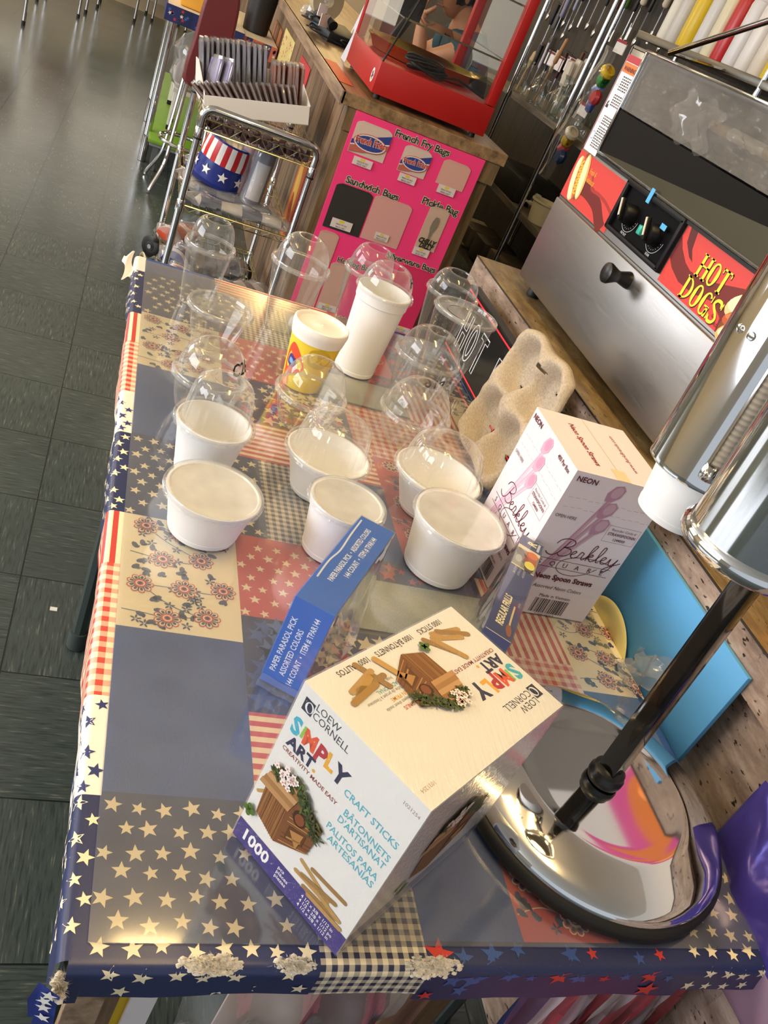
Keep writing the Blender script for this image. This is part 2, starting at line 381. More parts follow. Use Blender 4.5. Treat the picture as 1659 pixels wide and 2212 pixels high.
b.box((-3.5, FY + 0.05, 1.5), (3.2, 0.1, 3.0), '#b9ad9c').box((1.4, FY + 0.05, 1.5), (1.8, 0.1, 3.0), '#b9ad9c').box((-0.7, FY + 0.05, 2.75), (2.4, 0.1, 0.5), '#b9ad9c').box((-0.7, FY + 0.05, 0.4), (2.4, 0.1, 0.8), '#b9ad9c')
struct(b, 'wall_back', smooth=0)
wr = MB()
for k in range(3): wr.box((-1.88 + 1.18 * k, FY + 0.02, 1.65), (0.06, 0.08, 1.7), '#8a8880')
wo = struct(wr, 'window_3', smooth=0)
MB().box((-0.7, FY + 0.06, 1.65), (2.38, 0.006, 1.68), P('#f2efe8', 0.3, emit=0.4)).build('window_pane', wo, smooth=0)
struct(MB().box((-1.3, FY - 0.01, 0.06), (7.4, 0.02, 0.12), '#a8997f'), 'baseboard_back', smooth=0)
# ceiling strip lights
def strip_light(i, x, y):
    near = ['nearest the table', 'one row across the shop', 'over the far counter', 'over the aisle', 'by the back window', 'by the back wall', 'near the side windows', 'near the far side windows'][i]
    t_ = thing('strip_light', 'long fluorescent strip light on the white ceiling, ' + near, 'ceiling light', (x, y, 2.77), 0, 'ceiling strip lights')
    MB().box((0, 0, -0.02), (0.24, 1.26, 0.04), '#f4f1e8', bevel=0.004).build('housing', t_)
    MB().tube([(0, -.4, 0), (0, -.4, .23)], .004, '#b9b6ae', seg=6).tube([(0, .4, 0), (0, .4, .23)], .004, '#b9b6ae', seg=6).build('hanger', t_)
    d = MB().box((0, 0, -0.055), (0.21, 1.2, 0.03), P('#ffe08f', 0.4, emit=6.5), bevel=0.01)
    d.build('diffuser', t_)
    l = bpy.data.lights.new('strip_lamp', 'AREA'); l.shape = 'RECTANGLE'; l.size = 0.2; l.size_y = 1.2; l.energy = STRIP_POWER; l.color = (1.0, 0.69, 0.32)
    o = bpy.data.objects.new('strip_lamp', l); o.location = (x, y, 2.68); COL.objects.link(o)
    l2 = l.copy(); l2.energy = STRIP_POWER * 0.7; o2 = bpy.data.objects.new('ceiling_fill_lamp', l2); o2.location = (x, y, 2.79); o2.rotation_euler = (PI, 0, 0); COL.objects.link(o2)  # extra upward lamp above the closed housing, added to brighten the ceiling
for i, (x, y) in enumerate(STRIPS): strip_light(i, x, y)
# ------------------------------------------------------------------ display table, patchwork cloth, vinyl sheet
X0, X1, Y0, Y1 = -0.015, 0.776, -0.014, 1.540
ZT = 0.7372; DROP = 0.058; RB = 0.010
t_ = thing('display_table', 'folding table under the star patchwork cloth, standing along the counter', 'table', (0.376, 0.758, 0))
MB().box((0, 0, 0.715), (0.78, 1.55, 0.036), '#6d675c').build('tabletop', t_)
for lx, ly in ((-0.33, -0.52), (0.33, -0.52), (-0.352, 0.300), (0.33, 0.52)):
    MB().tube([(lx, ly, 0.005), (lx, ly, 0.70)], 0.016, P('#45504e', 0.35, 0.3)).lathe([(0, 0.004), (0.021, 0.004), (0.021, 0.05), (0, 0.05)], '#3c4644', T(lx, ly, 0), 16).build('leg', t_)
def cloth_pt(u, v, lift=0.0):
    """unfolded cloth metres -> 3D with rounded table edges"""
    x, y, z = u, v, ZT + lift
    def bend(d):
        a = min(d / RB, PI / 2); return RB * math.sin(a), RB * (1 - math.cos(a)) + max(0.0, d - RB * PI / 2), a
    wob = 0.0012 * math.sin(u * 47 + v * 31) + 0.001 * math.sin(v * 83 + u * 19)
    if u < X0: o, dz, a = bend(X0 - u); k = min(1, (X0 - u) / DROP); x = X0 - o - wob * k + 0.004 * k * math.sin(v * 9.0) ** 2 - lift * math.sin(a); z = ZT - dz + lift * math.cos(a)
    elif u > X1: o, dz, a = bend(u - X1); x = X1 + o + lift * math.sin(a); z = ZT - dz + lift * math.cos(a)
    if v < Y0:
        o, dz, a = bend(Y0 - v); k = min(1, (Y0 - v) / DROP); y = Y0 - o - wob * k - lift * math.sin(a); z = ZT - dz + lift * math.cos(a)
    elif v > Y1: o, dz, a = bend(v - Y1); y = Y1 + o; z = ZT - dz
    return Vector((x, y, z))
cl = MB()
def cloth_add(pts, fs, mat, lift): cl.add([cloth_pt(u, v, lift) for u, v in pts], fs, mat, None, list(pts))
def clip_rect(x0, y0, x1, y1):
    """rect split in small cells where the cloth bends, cells in the four corners dropped"""
    def cuts(a, b, lo, hi):
        c = {a, b}
        for e in (lo, hi):
            for k in range(-1, 9): 
                q = e + (-1 if e == lo else 1) * k * RB * 0.25
                if a < q < b: c.add(q)
        n = max(1, int((b - a) / 0.03))
        for k in range(1, n): c.add(a + (b - a) * k / n)
        return sorted(c)
    return cuts(x0, x1, X0, X1), cuts(y0, y1, Y0, Y1)
def patch(x0, y0, x1, y1, mat, lift=0.0):
    cx_, cy_ = clip_rect(x0, y0, x1, y1)
    pts = [(x, y) for y in cy_ for x in cx_]; W = len(cx_); fs = []
    for j in range(len(cy_) - 1):
        for i in range(W - 1):
            mx, my = (cx_[i] + cx_[i + 1]) / 2, (cy_[j] + cy_[j + 1]) / 2
            if (mx < X0 or mx > X1) and (my < Y0 or my > Y1): continue
            fs.append([j * W + i, j * W + i + 1, (j + 1) * W + i + 1, (j + 1) * W + i])
    cloth_add(pts, fs, mat, lift)
def stars(x0, y0, x1, y1, mat, r=0.0092, sp=0.0265, mats=None, jit=0.3):
    j = 0; y = y0 + r
    while y < y1 - r * 0.5:
        x = x0 + r + (sp * 0.5 if j % 2 else 0.0)
        while x < x1 - r * 0.5:
            xx, yy = x + random.uniform(-jit, jit) * sp * 0.4, y + random.uniform(-jit, jit) * sp * 0.4
            rr = r * (random.uniform(0.55, 1.3) if mats else random.uniform(0.85, 1.1))
            if x0 + rr * 0.75 < xx < x1 - rr * 0.75 and y0 + rr * 0.75 < yy < y1 - rr * 0.75 and not ((xx < X0 + rr or xx > X1 - rr) and (yy < Y0 + rr or yy > Y1 - rr)):
                mm = random.choice(mats) if mats else mat
                star_poly(lambda p, f, q: cloth_add(p, f, q, 0.0003), xx, yy, rr, random.uniform(-0.35, 0.35), mm)
            x += sp
        y += sp * 0.87; j += 1
def cpoly(pts, mat, lift): cloth_add(pts, [list(range(len(pts)))], mat, lift)
def cell(x, y, a, b, rot, mat, lift, n=8):
    c, s = math.cos(rot), math.sin(rot)
    cpoly([(x + a * math.cos(2 * PI * k / n) * c - b * math.sin(2 * PI * k / n) * s, y + a * math.cos(2 * PI * k / n) * s + b * math.sin(2 * PI * k / n) * c) for k in range(n)], mat, lift)
def cstroke(pts, w_, mat, lift):
    p = catmull(pts, 4); vs = []; fs = []
    for i, q in enumerate(p):
        a, b = p[max(0, i - 1)], p[min(len(p) - 1, i + 1)]; d = (b - a).normalized(); n = Vector((-d.y, d.x)) * w_ / 2
        vs += [tuple(q - n), tuple(q + n)]
    for i in range(len(p) - 1): fs.append([2 * i, 2 * i + 2, 2 * i + 3, 2 * i + 1])
    cloth_add(vs, fs, mat, lift)
def floral(x0, y0, x1, y1, petal, centre, leaf, vine):
    rows = max(1, round((y1 - y0) / 0.050)); cols = max(1, round((x1 - x0) / 0.060)); fl = []
    for j in range(rows):
        for i in range(cols + 1):
            fx, fy = x0 + (i + (0.5 if j % 2 else 0.1)) * (x1 - x0) / cols, y0 + (j + 0.5) * (y1 - y0) / rows
            fx += random.uniform(-.006, .006); fy += random.uniform(-.006, .006)
            if fx > x1 - 0.006: continue
            fl.append((fx, fy))
    def ins(x, y, mg=0.004): return x0 + mg < x < x1 - mg and y0 + mg < y < y1 - mg
    for a, b in zip(fl, fl[1:]):
        if (Vector(a) - Vector(b)).length < 0.1:
            md = ((a[0] + b[0]) / 2 + random.uniform(-.012, .012), (a[1] + b[1]) / 2 + random.uniform(-.012, .012))
            if ins(*md): cstroke([a, md, b], 0.0014, vine, 0.0003)
            for q in range(7):
                lx, ly = md[0] + random.uniform(-.028, .028), md[1] + random.uniform(-.028, .028)
                if ins(lx, ly):
                    kind = random.random()
                    if kind < 0.35:
                        for k in range(5): cell(lx + 0.0042 * math.cos(k * 1.257 + fx), ly + 0.0042 * math.sin(k * 1.257 + fx), 0.0034, 0.0014, k * 1.257 + fx, leaf, 0.0004, 6)
                    else:
                        cell(lx, ly, 0.0066, 0.0040, random.uniform(0, 3), leaf, 0.0004, 7); cell(lx + 0.004, ly - 0.003, 0.0035, 0.002, random.uniform(0, 3), leaf, 0.0004, 6)
    for fx, fy in fl:
        if not ins(fx, fy, 0.015): continue
        for k in range(9):
            a = k * 2 * PI / 9; px_, py_ = fx + 0.0120 * math.cos(a), fy + 0.0120 * math.sin(a)
            cell(px_, py_, 0.0060, 0.0050, a, petal, 0.0005, 8); cell(px_, py_, 0.0043, 0.0035, a, centre, 0.0007, 8); cell(px_ - 0.0008 * math.cos(a), py_ - 0.0008 * math.sin(a), 0.0032, 0.0021, a, leaf, 0.0009, 6)
        cell(fx, fy, 0.0085, 0.0080, 0, petal, 0.0010, 10); cell(fx, fy, 0.0060, 0.0056, 0, centre, 0.0011, 10); cell(fx, fy, 0.0044, 0.0042, 0, petal, 0.0012, 8); cell(fx, fy, 0.0028, 0.0026, 0, leaf, 0.0014, 6)
def navy_stars(*r, **k): patch(*r, 'cloth_navy'); stars(*r, CREAM, **k)
def red_stars(*r): patch(*r, 'cloth_red'); stars(*r, CREAM, r=0.0085, sp=0.026)
def mix_stars(x0, y0, x1, y1, mats, r=0.0145):
    patch(x0, y0, x1, y1, 'cloth_navy'); stars(x0, y0, x1, y1, None, r=r, sp=0.021, mats=mats, jit=0.7); 
def cream_floral(*r): patch(*r, 'cloth_cream'); floral(*r, '#c9574f', CREAM, '#3f4c6e', '#667090')
def red_floral(*r): patch(*r, 'cloth_red'); floral(*r, CREAM, '#c5443f', '#33406a', '#ecd9b8')
E0, E1, F0, F1 = X0 - 0.05, X1 + 0.05, Y0 - DROP, Y1 + 0.05
for p0 in (-0.66, 0.0, 0.66):
    Yb = 0.60 + p0
    def rr(x0, a, x1, b_, fn, *args, **kw):
        a, b_ = max(a + Yb, F0), min(b_ + Yb, F1)
        if p0 < -.1 and .31 < x0 < .6 and a < .006: a = .006
        if b_ - a > 0.012: fn(x0, a, x1, b_, *args, **kw)
    rr(0, 0, 0.155, .21, navy_stars); rr(0, .21, .155, .44, patch, 'denim'); rr(0, .44, .155, .66, cream_floral)
    rr(.155, 0, .205, .21, navy_stars); rr(.205, 0, .315, .21, patch, 'gingham_navy'); rr(.315, 0, .43, .21, patch, 'denim'); rr(.43, 0, .55, .31, red_floral)
    rr(.155, .21, .43, .33, patch, 'stripe_across')
    if p0 < -0.1: pass
    rr(.155, .33, .22, .49, mix_stars, ['star_blue', 'star_blue', '#54709f'] if p0 < 0 else [CREAM, CREAM, '#c9413a'], 0.018 if p0 < 0 else 0.013); rr(.22, .33, .40, .49, mix_stars, [CREAM, CREAM, CREAM, '#c9413a'])
    rr(.155, .49, .31, .66, red_stars); rr(.31, .50, .55, .61, patch, 'denim_light'); rr(.31, .49, .55, .50, patch, 'denim'); rr(.31, .61, .55, .66, mix_stars, ['#b8453f', '#c9413a', '#2c4a8c'])
    rr(.40, .33, .55, .49, patch, 'gingham_red'); rr(.43, .31, .55, .33, patch, 'gingham_red')
    rr(.55, 0, .64, .33, mix_stars, ['#c9413a', 'star_blue', '#c9413a', 'star_blue'], 0.016); rr(.64, 0, E1, .21, navy_stars); rr(.64, .21, .667, .33, patch, 'denim')
    rr(.55, .33, .667, .49, patch, 'gingham_red'); rr(.55, .49, .667, .66, patch, 'stripe_along')
    rr(.667, .21, E1, .44, patch, 'denim'); rr(.667, .44, E1, .66, cream_floral)
patch(.315, F0, .625, .006, 'cloth_navy'); stars(.315, F0, .625, .006, None, r=.0135, sp=.030, mats=['star_blue', '#c9322c', 'star_blue', '#d23a30'], jit=.4); navy_stars(.625, F0, .64, .006)
# strip along the aisle edge (own patches, folded over the edge)
EDGE = [(F0, .145, 'ns'), (.145, .27, 'cs'), (.27, .49, 'g'), (.49, .60, 's'), (.60, .805, 'ns'), (.805, .935, 'cs'), (.935, 1.12, 'g'), (1.12, 1.246, 's'), (1.246, 1.46, 'ns'), (1.46, F1, 'w')]
for a, b_, k in EDGE:
    if k == 'ns': navy_stars(X0 - DROP, a, 0, b_, r=0.0085, sp=0.023)
    elif k == 'cs': patch(X0 - DROP, a, 0, b_, 'cloth_white'); stars(X0 - DROP, a, 0, b_, '#2a3570', r=0.009, sp=0.023)
    elif k == 'g': patch(X0 - DROP, a, 0, b_, 'gingham_red')
    elif k == 's': patch(X0 - DROP, a, 0, b_, 'stripe_along')
    else: patch(X0 - DROP, a, 0, b_, 'cloth_white')
# corner fold at the near aisle corner and worn white batting showing through along the edge
def fold(u): return cloth_pt(X0 - DROP + 0.0, Y0, 0)
cn = MB()
cl.grid(lambda a, b_: Vector((X0 - 0.013 + 0.006 * math.sin(a * 9) * b_ + a * 0.010, Y0 - 0.013 - 0.004 * math.cos(b_ * 7) * a + 0.0, ZT - 0.004 - b_ * 0.058)) + Vector((-0.012 * (1 - a) * (1 - abs(2 * b_ - 1) * 0.4), -0.002 - 0.008 * a, 0)), 8, 8, '#26357e')
for k, (sx_, sz_) in enumerate(((-0.024, .012), (-0.028, .032), (-0.022, .048), (-0.031, .022))):
    fr = Frame((X0 - 0.004, Y0 - 0.0245, ZT - sz_), (1, -.35, 0), (0, 0, 1)); star_poly(lambda p, f, q: cl.add([fr(a, b_, 2) for a, b_ in p], f, q), sx_ * 0.3, 0, 0.0075, 0.2 * k, '#f4efe6')
def batting(cx_, cy_, cz_, a, b_, h, n=160):
    for k in range(n):
        an, rr_ = random.uniform(0, 2 * PI), math.sqrt(random.random()) * (0.65 + 0.35 * math.sin(3 * k)); x, y = cx_ + a * rr_ * math.cos(an), cy_ + b_ * rr_ * math.sin(an)
        z = cz_ - max(0, Y0 - y) * 0.6
        d = Vector((random.uniform(-1, 1), random.uniform(-1, 1), random.uniform(0.0, .6))).normalized() * h * random.uniform(.5, 1.2)
        q = Vector((x, y, z)); side = Vector((d.y, -d.x, 0.2)).normalized() * 0.0008
        cl.add([q - side, q + side, q + d + side * 0.4], [[0, 1, 2]], '#dcd5c8')
        if k % 2 == 0:
            r = random.uniform(.0012, .0034); m_ = 7
            cl.add([(x, y, z + r * .5)] + [(x + r * 1.3 * math.cos(j * 2 * PI / m_) * random.uniform(.6, 1.3), y + r * .8 * math.sin(j * 2 * PI / m_) * random.uniform(.6, 1.3), z - r * .15 - (.4 * r if math.sin(j * 2 * PI / m_) < -.2 else 0)) for j in range(m_)], [[0, 1 + j, 1 + (j + 1) % m_] for j in range(m_)], '#d8d0c2')
batting(0.105, Y0 - 0.003, ZT + 0.002, 0.030, 0.009, 0.006, 420); batting(0.180, Y0 - 0.003, ZT + 0.002, 0.022, 0.007, 0.005, 320); batting(0.318, Y0 - 0.004, ZT + 0.002, 0.034, 0.009, 0.005, 420); batting(-0.018, Y0 - 0.012, ZT - 0.010, 0.005, 0.010, 0.008, 260)
# torn white scrap sticking up at the far aisle corner
cl.grid(lambda a, b_: Vector((X0 - 0.010 - 0.020 * b_ + 0.004 * math.sin(a * 6), Y1 - 0.09 + a * 0.10, ZT - 0.022 + 0.022 * a * (1 - b_ * 0.4) + 0.006 * math.sin(a * 7 + b_ * 5))), 16, 6, 'cloth_white')
cl.grid(lambda a, b_: Vector((X0 + 0.05 * a, Y1 + 0.006 + 0.010 * b_ + 0.004 * math.sin(a * 20), ZT + 0.004 - 0.012 * b_ + 0.006 * math.sin(a * 13))), 12, 4, 'cloth_cream')
c_ = cl.build('tablecloth', smooth=50); tag(c_, 'patchwork tablecloth of stars, stripes, gingham and flowers, stapled over the display table', 'tablecloth')
vs_ = MB().box((0.381, 0.762, H - 0.0008), (0.765, 1.524, 0.0015), 'vinyl_clear').build('vinyl_sheet', smooth=0)
tag(vs_, 'clear vinyl sheet laid flat over the patchwork tablecloth', 'vinyl sheet')
# ------------------------------------------------------------------ cups, bowls and lids on the table
def wall_prof(r0, r1, h, t=0.0, curve=0.0, n=10):
    return [(r0 + (r1 - r0) * (k / n) ** (1 - curve), h * k / n) for k in range(n + 1)]
def crimp(n, a): return lambda an, r, z: r + a * (1 if math.sin(an * n) > 0 else 0)
def lid_skirt(mb, r, z0, z1, mat, seg=96):
    mb.lathe([(r - 0.002, z1), (r + 0.0005, z1 + 0.0008), (r + 0.0015, z1 - 0.001), (r + 0.0015, z1 - 0.004), (r + 0.0025, z1 - 0.005)], 'lid_ring', seg=seg)
    mb.lathe([(r + 0.0012, z1 - 0.005), (r + 0.0018, z0)], 'lid_ring', seg=seg, mod=crimp(40, 0.0012))
def dome_lid(parent, r, h, dh, hole, steep=1.0, ribs=0, writing=None, ledge=0.006):
    mb = MB(); lid_skirt(mb, r, h - 0.006, h + 0.004, 'clear_lid')
    rb = r - ledge; n = 16; prof = [(r - 0.002, h + 0.004), (rb, h + 0.002)]
    f = lambda k: (hole + (rb - hole) * math.cos(k * PI / 2) ** steep, h + 0.002 + dh * math.sin(k * PI / 2))
    if ribs:
        for q, z in ((.985, .10), (.955, .35), (.915, .58), (.86, .76), (.78, .88), (.68, .95), (.56, .985)): prof.append((rb * q, h + .002 + dh * z))
        prof += [(hole + .004, h + .002 + dh), (hole, h + .001 + dh)]
    else:
        for k in range(1, n + 1): prof.append(f(k / n))
    if hole: prof.append((hole - 0.002, h + 0.0015 + dh)); prof.append((hole - 0.0025, h + dh - 0.001))
    mod = (lambda an, rr, z: rr * (1 + 0.036 * (abs(math.sin(an * ribs / 2)) ** 0.35 - 0.8) * (1 if h + 0.006 < z < h + dh * 0.97 else 0))) if ribs else None
    mb.lathe(prof, 'clear_lid', seg=120 if ribs else 64, mod=mod)
    if writing:
        for txt, an, k0, size, flip in writing:
            vs, fs, wd = text2d(txt, 0.02, 0.15); out = []
            for x, y in vs:
                rr, zz = f(min(0.99, max(0.02, k0 + y * size / (dh * 1.4)))); a = an + (x - wd / 2) * size / rb * (-1 if flip else 1); out.append(((rr + 0.0006) * math.cos(a), (rr + 0.0006) * math.sin(a), zz + 0.0003))
            mb.add(out, fs, '#15151a')
    return mb.build('dome_lid', parent, smooth=35)
def flat_lid(parent, r, h, sunk=0.004, ring=True):
    mb = MB(); lid_skirt(mb, r, h - 0.006, h + 0.003, 'clear_lid')
    mb.lathe([(r - 0.002, h + 0.003), (r - 0.006, h + 0.003), (r - 0.008, h + 0.003 - sunk), (r * 0.62, h + 0.003 - sunk)] + ([(r * 0.60, h + 0.0045 - sunk), (r * 0.56, h + 0.0045 - sunk), (r * 0.54, h + 0.003 - sunk)] if ring else []) + [(0.0, h + 0.003 - sunk)], ('clear_lid' if ring else 'flat_lid_film'), seg=64)
    return mb.build('flat_lid', parent, smooth=35)
def clear_cup(name, label, x, y, h, r0, r1, lid, group='clear sample cups', curve=0.0, writing=None, dome_writing=None, **k):
    t_ = thing(name, label, 'cup' if 'cup' in name else 'bowl', (x, y, H), 0, group)
    mb = MB(); rw = r1 - 0.003
    pr = [(0, 0.003), (r0 * 0.8, 0.003), (r0 * 0.86, 0.0), (r0, 0.0005)] + wall_prof(r0, rw * 0.975, h * 0.86, curve=curve)[1:] + [(rw * 0.985, h * 0.87), (rw, h - 0.004), (r1, h - 0.002), (r1, h), (rw, h)]
    mb.lathe(pr, 'clear_plastic', seg=64)
    if writing:
        for txt, an, z, size, flip in writing:
            mb.text(Bent(an, lambda q: r0 + (rw - r0) * (q / h), sgn=-1 if flip else 1), txt, 0, z, size, '#15151a', 'C', bold=0.015, lift=3, shear=0.2)
    mb.build('cup_body' if 'cup' in name else 'bowl_body', t_, smooth=35)
    if lid == 'dome': dome_lid(t_, r1, h, writing=dome_writing, **k)
    else: flat_lid(t_, r1, h, **k)
    return t_
def foam_cup(name, label, x, y, h, r0, r1, lid, group='white foam sample cups', band=True, **k):
    t_ = thing(name, label, 'cup' if 'cup' in name else 'bowl', (x, y, H), 0, group)
    th = 0.003; rr = lambda z: r0 + (r1 - 0.002 - r0) * (z / h)
    pr = [(0, 0.001), (r0 - 0.003, 0.0), (r0, 0.002), (rr(0.010), 0.010), (rr(0.011) - 0.0006, 0.0105)]
    zb = h * 0.86
    pr += [(rr(h * q) - 0.0004, h * q) for q in (0.2, 0.4, 0.6, 0.75)] + ([(rr(zb) - 0.0004, zb), (rr(zb) + 0.0016, zb + 0.002)] if band else [])
    pr += [(rr(h) + 0.001, h - 0.006), (r1, h - 0.003), (r1 - 0.0005, h), (r1 - th, h + 0.0005), (r1 - th - 0.001, h - 0.003)]
    pr += [(rr(h * q) - th, max(0.006, h * q)) for q in (0.7, 0.4, 0.15, 0.06)] + [(r0 * 0.6, 0.0055), (0, 0.005)]
    MB().lathe(pr, 'foam', seg=64).build('cup_body' if 'cup' in name else 'bowl_body', t_, smooth=35)
    if lid == 'dome': dome_lid(t_, r1 + 0.002, h, **k)
    elif lid == 'flat': flat_lid(t_, r1 + 0.002, h, sunk=0.002, ring=False)
    return t_
clear_cup('plastic_cup', 'clear dome-lidded cup at the far aisle corner of the table', .106, 1.370, .129, .032, .0505, 'dome', dh=.052, hole=.024)
clear_cup('plastic_cup', 'clear dome-lidded cup standing before the pink board, behind the yellow cup', .293, 1.361, .151, .035, .062, 'dome', dh=.058, hole=.022)
clear_cup('plastic_cup', 'clear dome-lidded cup half hidden behind the tall white foam cup', .462, 1.440, .155, .035, .056, 'dome', dh=.055, hole=.026)
clear_cup('plastic_cup', 'clear dome-lidded cup beside the counter corner, behind the flat-lidded one', .668, 1.440, .166, .036, .062, 'dome', dh=.048, hole=.028)
clear_cup('plastic_cup', 'tall clear cup with a flat lid in front of the black HOT DOG sign', .640, 1.262, .190, .045, .071, 'flat', sunk=.007)
clear_cup('plastic_cup', 'short clear cup with a wide flat lid near the aisle edge', .134, 1.188, .081, .038, .063, 'flat', sunk=.006)
clear_cup('plastic_cup', 'clear dome-lidded cup with 1P16 handwritten across its side', .562, 1.170, .110, .046, .0695, 'dome', dh=.056, hole=.022, writing=[('1P16', -1.15, .068, .03, True)])
clear_cup('plastic_bowl', 'clear dome-lidded bowl with C26 handwritten on the dome', .108, .916, .074, .038, .062, 'dome', curve=.45, dh=.058, hole=.021, group='clear sample bowls', dome_writing=[('C26', -.62, .30, .03, False)])
clear_cup('plastic_bowl', 'clear dome-lidded bowl before the yellow paper cup', .293, .953, .069, .034, .0645, 'dome', curve=.45, dh=.062, hole=.020, group='clear sample bowls')
clear_cup('plastic_bowl', 'clear dome-lidded bowl with D handwritten on the dome, on red gingham', .515, 1.002, .061, .044, .070, 'dome', curve=.45, dh=.062, hole=.022, group='clear sample bowls', dome_writing=[('D', -.25, .25, .045, False)])
foam_cup('foam_cup', 'tall white foam cup with a clear dome lid and HC handwritten on it', .449, 1.251, .188, .043, .0575, 'dome', dh=.052, hole=.024, writing=[('HC', -.35, .35, .03, False)])
foam_cup('foam_bowl', 'deep white foam bowl under a ribbed clear dome, nearest the aisle', .105, .737, .092, .040, .058, 'dome', dh=.072, hole=.022, steep=.62, ribs=18, ledge=.009, band=False)
foam_cup('foam_bowl', 'shallow white foam bowl under a ribbed clear dome with a label, in the middle', .294, .749, .077, .040, .069, 'dome', dh=.064, hole=.026, steep=.58, ribs=18, ledge=.010, band=False)
foam_cup('foam_bowl', 'shallow white foam bowl under a ribbed clear dome, beside the pulp carrier', .493, .761, .080, .040, .0765, 'dome', dh=.064, hole=.026, steep=.58, ribs=18, ledge=.010, band=False)
foam_cup('foam_bowl', 'wide shallow white foam bowl with a flat clear lid, nearest the aisle', .106, .590, .069, .049, .0665, 'flat', band=False)
foam_cup('foam_bowl', 'white foam bowl with a flat clear lid behind the parasol pick box', .296, .598, .092, .040, .0565, 'flat', band=False)
foam_cup('foam_bowl', 'large deep white foam bowl with a flat clear lid before the frills box', .481, .606, .098, .054, .073, 'flat', band=False)
# yellow kids' paper cup with white snap lid
t_ = thing('paper_cup', "children's yellow paper cup with a white snap lid", 'cup', (.313, 1.119, H), 0)
mb = MB(); rk = lambda z: .038 + (.0535 - .038) * z / .132
mb.lathe([(0, .003), (.036, .003), (.037, 0), (.038, .001), (rk(.03), .03), (rk(.06), .06), (rk(.09), .09), (rk(.128), .128)], '#f2d23c', seg=48)
bn = Bent(-2.25, rk)
def wrap(pts, mat, lift): 
    c = (sum(p[0] for p in pts) / len(pts), sum(p[1] for p in pts) / len(pts)); q = [c] + list(pts); mb.add([bn(x, y, lift) for x, y in q], [[0, 1 + k, 1 + (k + 1) % len(pts)] for k in range(len(pts))], mat)
def warc(pts, n=5): return [tuple(p) for p in catmull(pts, n, True)]
wrap(warc([(-.030, .030), (-.012, .028), (.012, .045), (.010, .062), (-.006, .085), (-.020, .092), (-.030, .070)]), '#e8512c', 3)
wrap(warc([(-.030, .0), (-.012, .004), (-.018, .026), (-.032, .028)]), '#ee7a2a', 2)
wrap(warc([(-.024, .048), (-.008, .044), (-.004, .060), (-.020, .068)]), '#473a8e', 5); wrap(warc([(-.019, .052), (-.011, .050), (-.010, .058), (-.018, .061)]), '#7fb0e0', 7)
wrap(warc([(.018, .066), (.045, .060), (.060, .080), (.040, .100), (.016, .094)]), '#d8b52e', 3)
wrap([(.074, .012), (.0745, .012), (.0745, .108), (.074, .108)], '#8a6a1c', 4)
mb.build('cup_body', t_)
mb = MB().lathe([(rk(.104) + .0012, .104), (rk(.118) + .002, .118), (.0545, .120), (.0555, .126), (.0545, .134), (.052, .1355), (.048, .134), (.046, .129), (.010, .1285), (.006, .131), (.003, .1312), (.0015, .129), (0, .129)], P('#f6f2ea', .35), seg=64); mb.build('snap_lid', t_)
# ------------------------------------------------------------------ cartons on the table
def box_frames(A, B, D, z0, z1):
    """corner A, next corner B, back corner D (XY): frames of front AB, top, side from B"""
    A, B, D = Vector((*A, 0)), Vector((*B, 0)), Vector((*D, 0)); ab = (B - A); ad = (D - A)
    return A, B, D, ab, ad
def carton(A, B, D, z0, z1, mat, mats=None):
    """six-sided carton; mats = (front, right, back, left, top)"""
    A, B, D = Vector((*A, 0)), Vector((*B, 0)), Vector((*D, 0)); Cc = B + D - A
    mb = MB(); q = [A, B, Cc, D]; vs = [p + V(0, 0, z0) for p in q] + [p + V(0, 0, z1) for p in q]
    for k, f in enumerate(([0, 1, 5, 4], [1, 2, 6, 5], [2, 3, 7, 6], [3, 0, 4, 7], [4, 5, 6, 7], [3, 2, 1, 0])):
        mb.add([vs[i] for i in f], [[0, 1, 2, 3]], (mats[k] if mats and k < 5 else mat))
    return mb
def film(A, B, D, z0, z1, mat='film', e=0.0012, flare=None):
    A, B, D = Vector((*A, 0)), Vector((*B, 0)), Vector((*D, 0)); u = (B - A).normalized() * e; v = (D - A).normalized() * e; Cc = B + D - A
    q = [A - u - v, B + u - v, Cc + u + v, D - u + v]; mb = MB(); vs = [p + V(0, 0, z0 + 0.0005) for p in q] + [p + V(0, 0, z1 + e) for p in q]
    mb.add(vs, [[0, 1, 5, 4], [1, 2, 6, 5], [2, 3, 7, 6], [3, 0, 4, 7], [4, 5, 6, 7]], mat)
    return mb
def barcode(mb, fr, x, y, w_, h_, mat='#1a1718'):
    q = x; rnd = random.Random(3)
    while q < x + w_:
        a = rnd.choice([.0006, .0009, .0013, .0019]); mb.rect(fr, q, y, min(q + a, x + w_), y + h_, mat, 2); q += a + rnd.choice([.0006, .001, .0014])
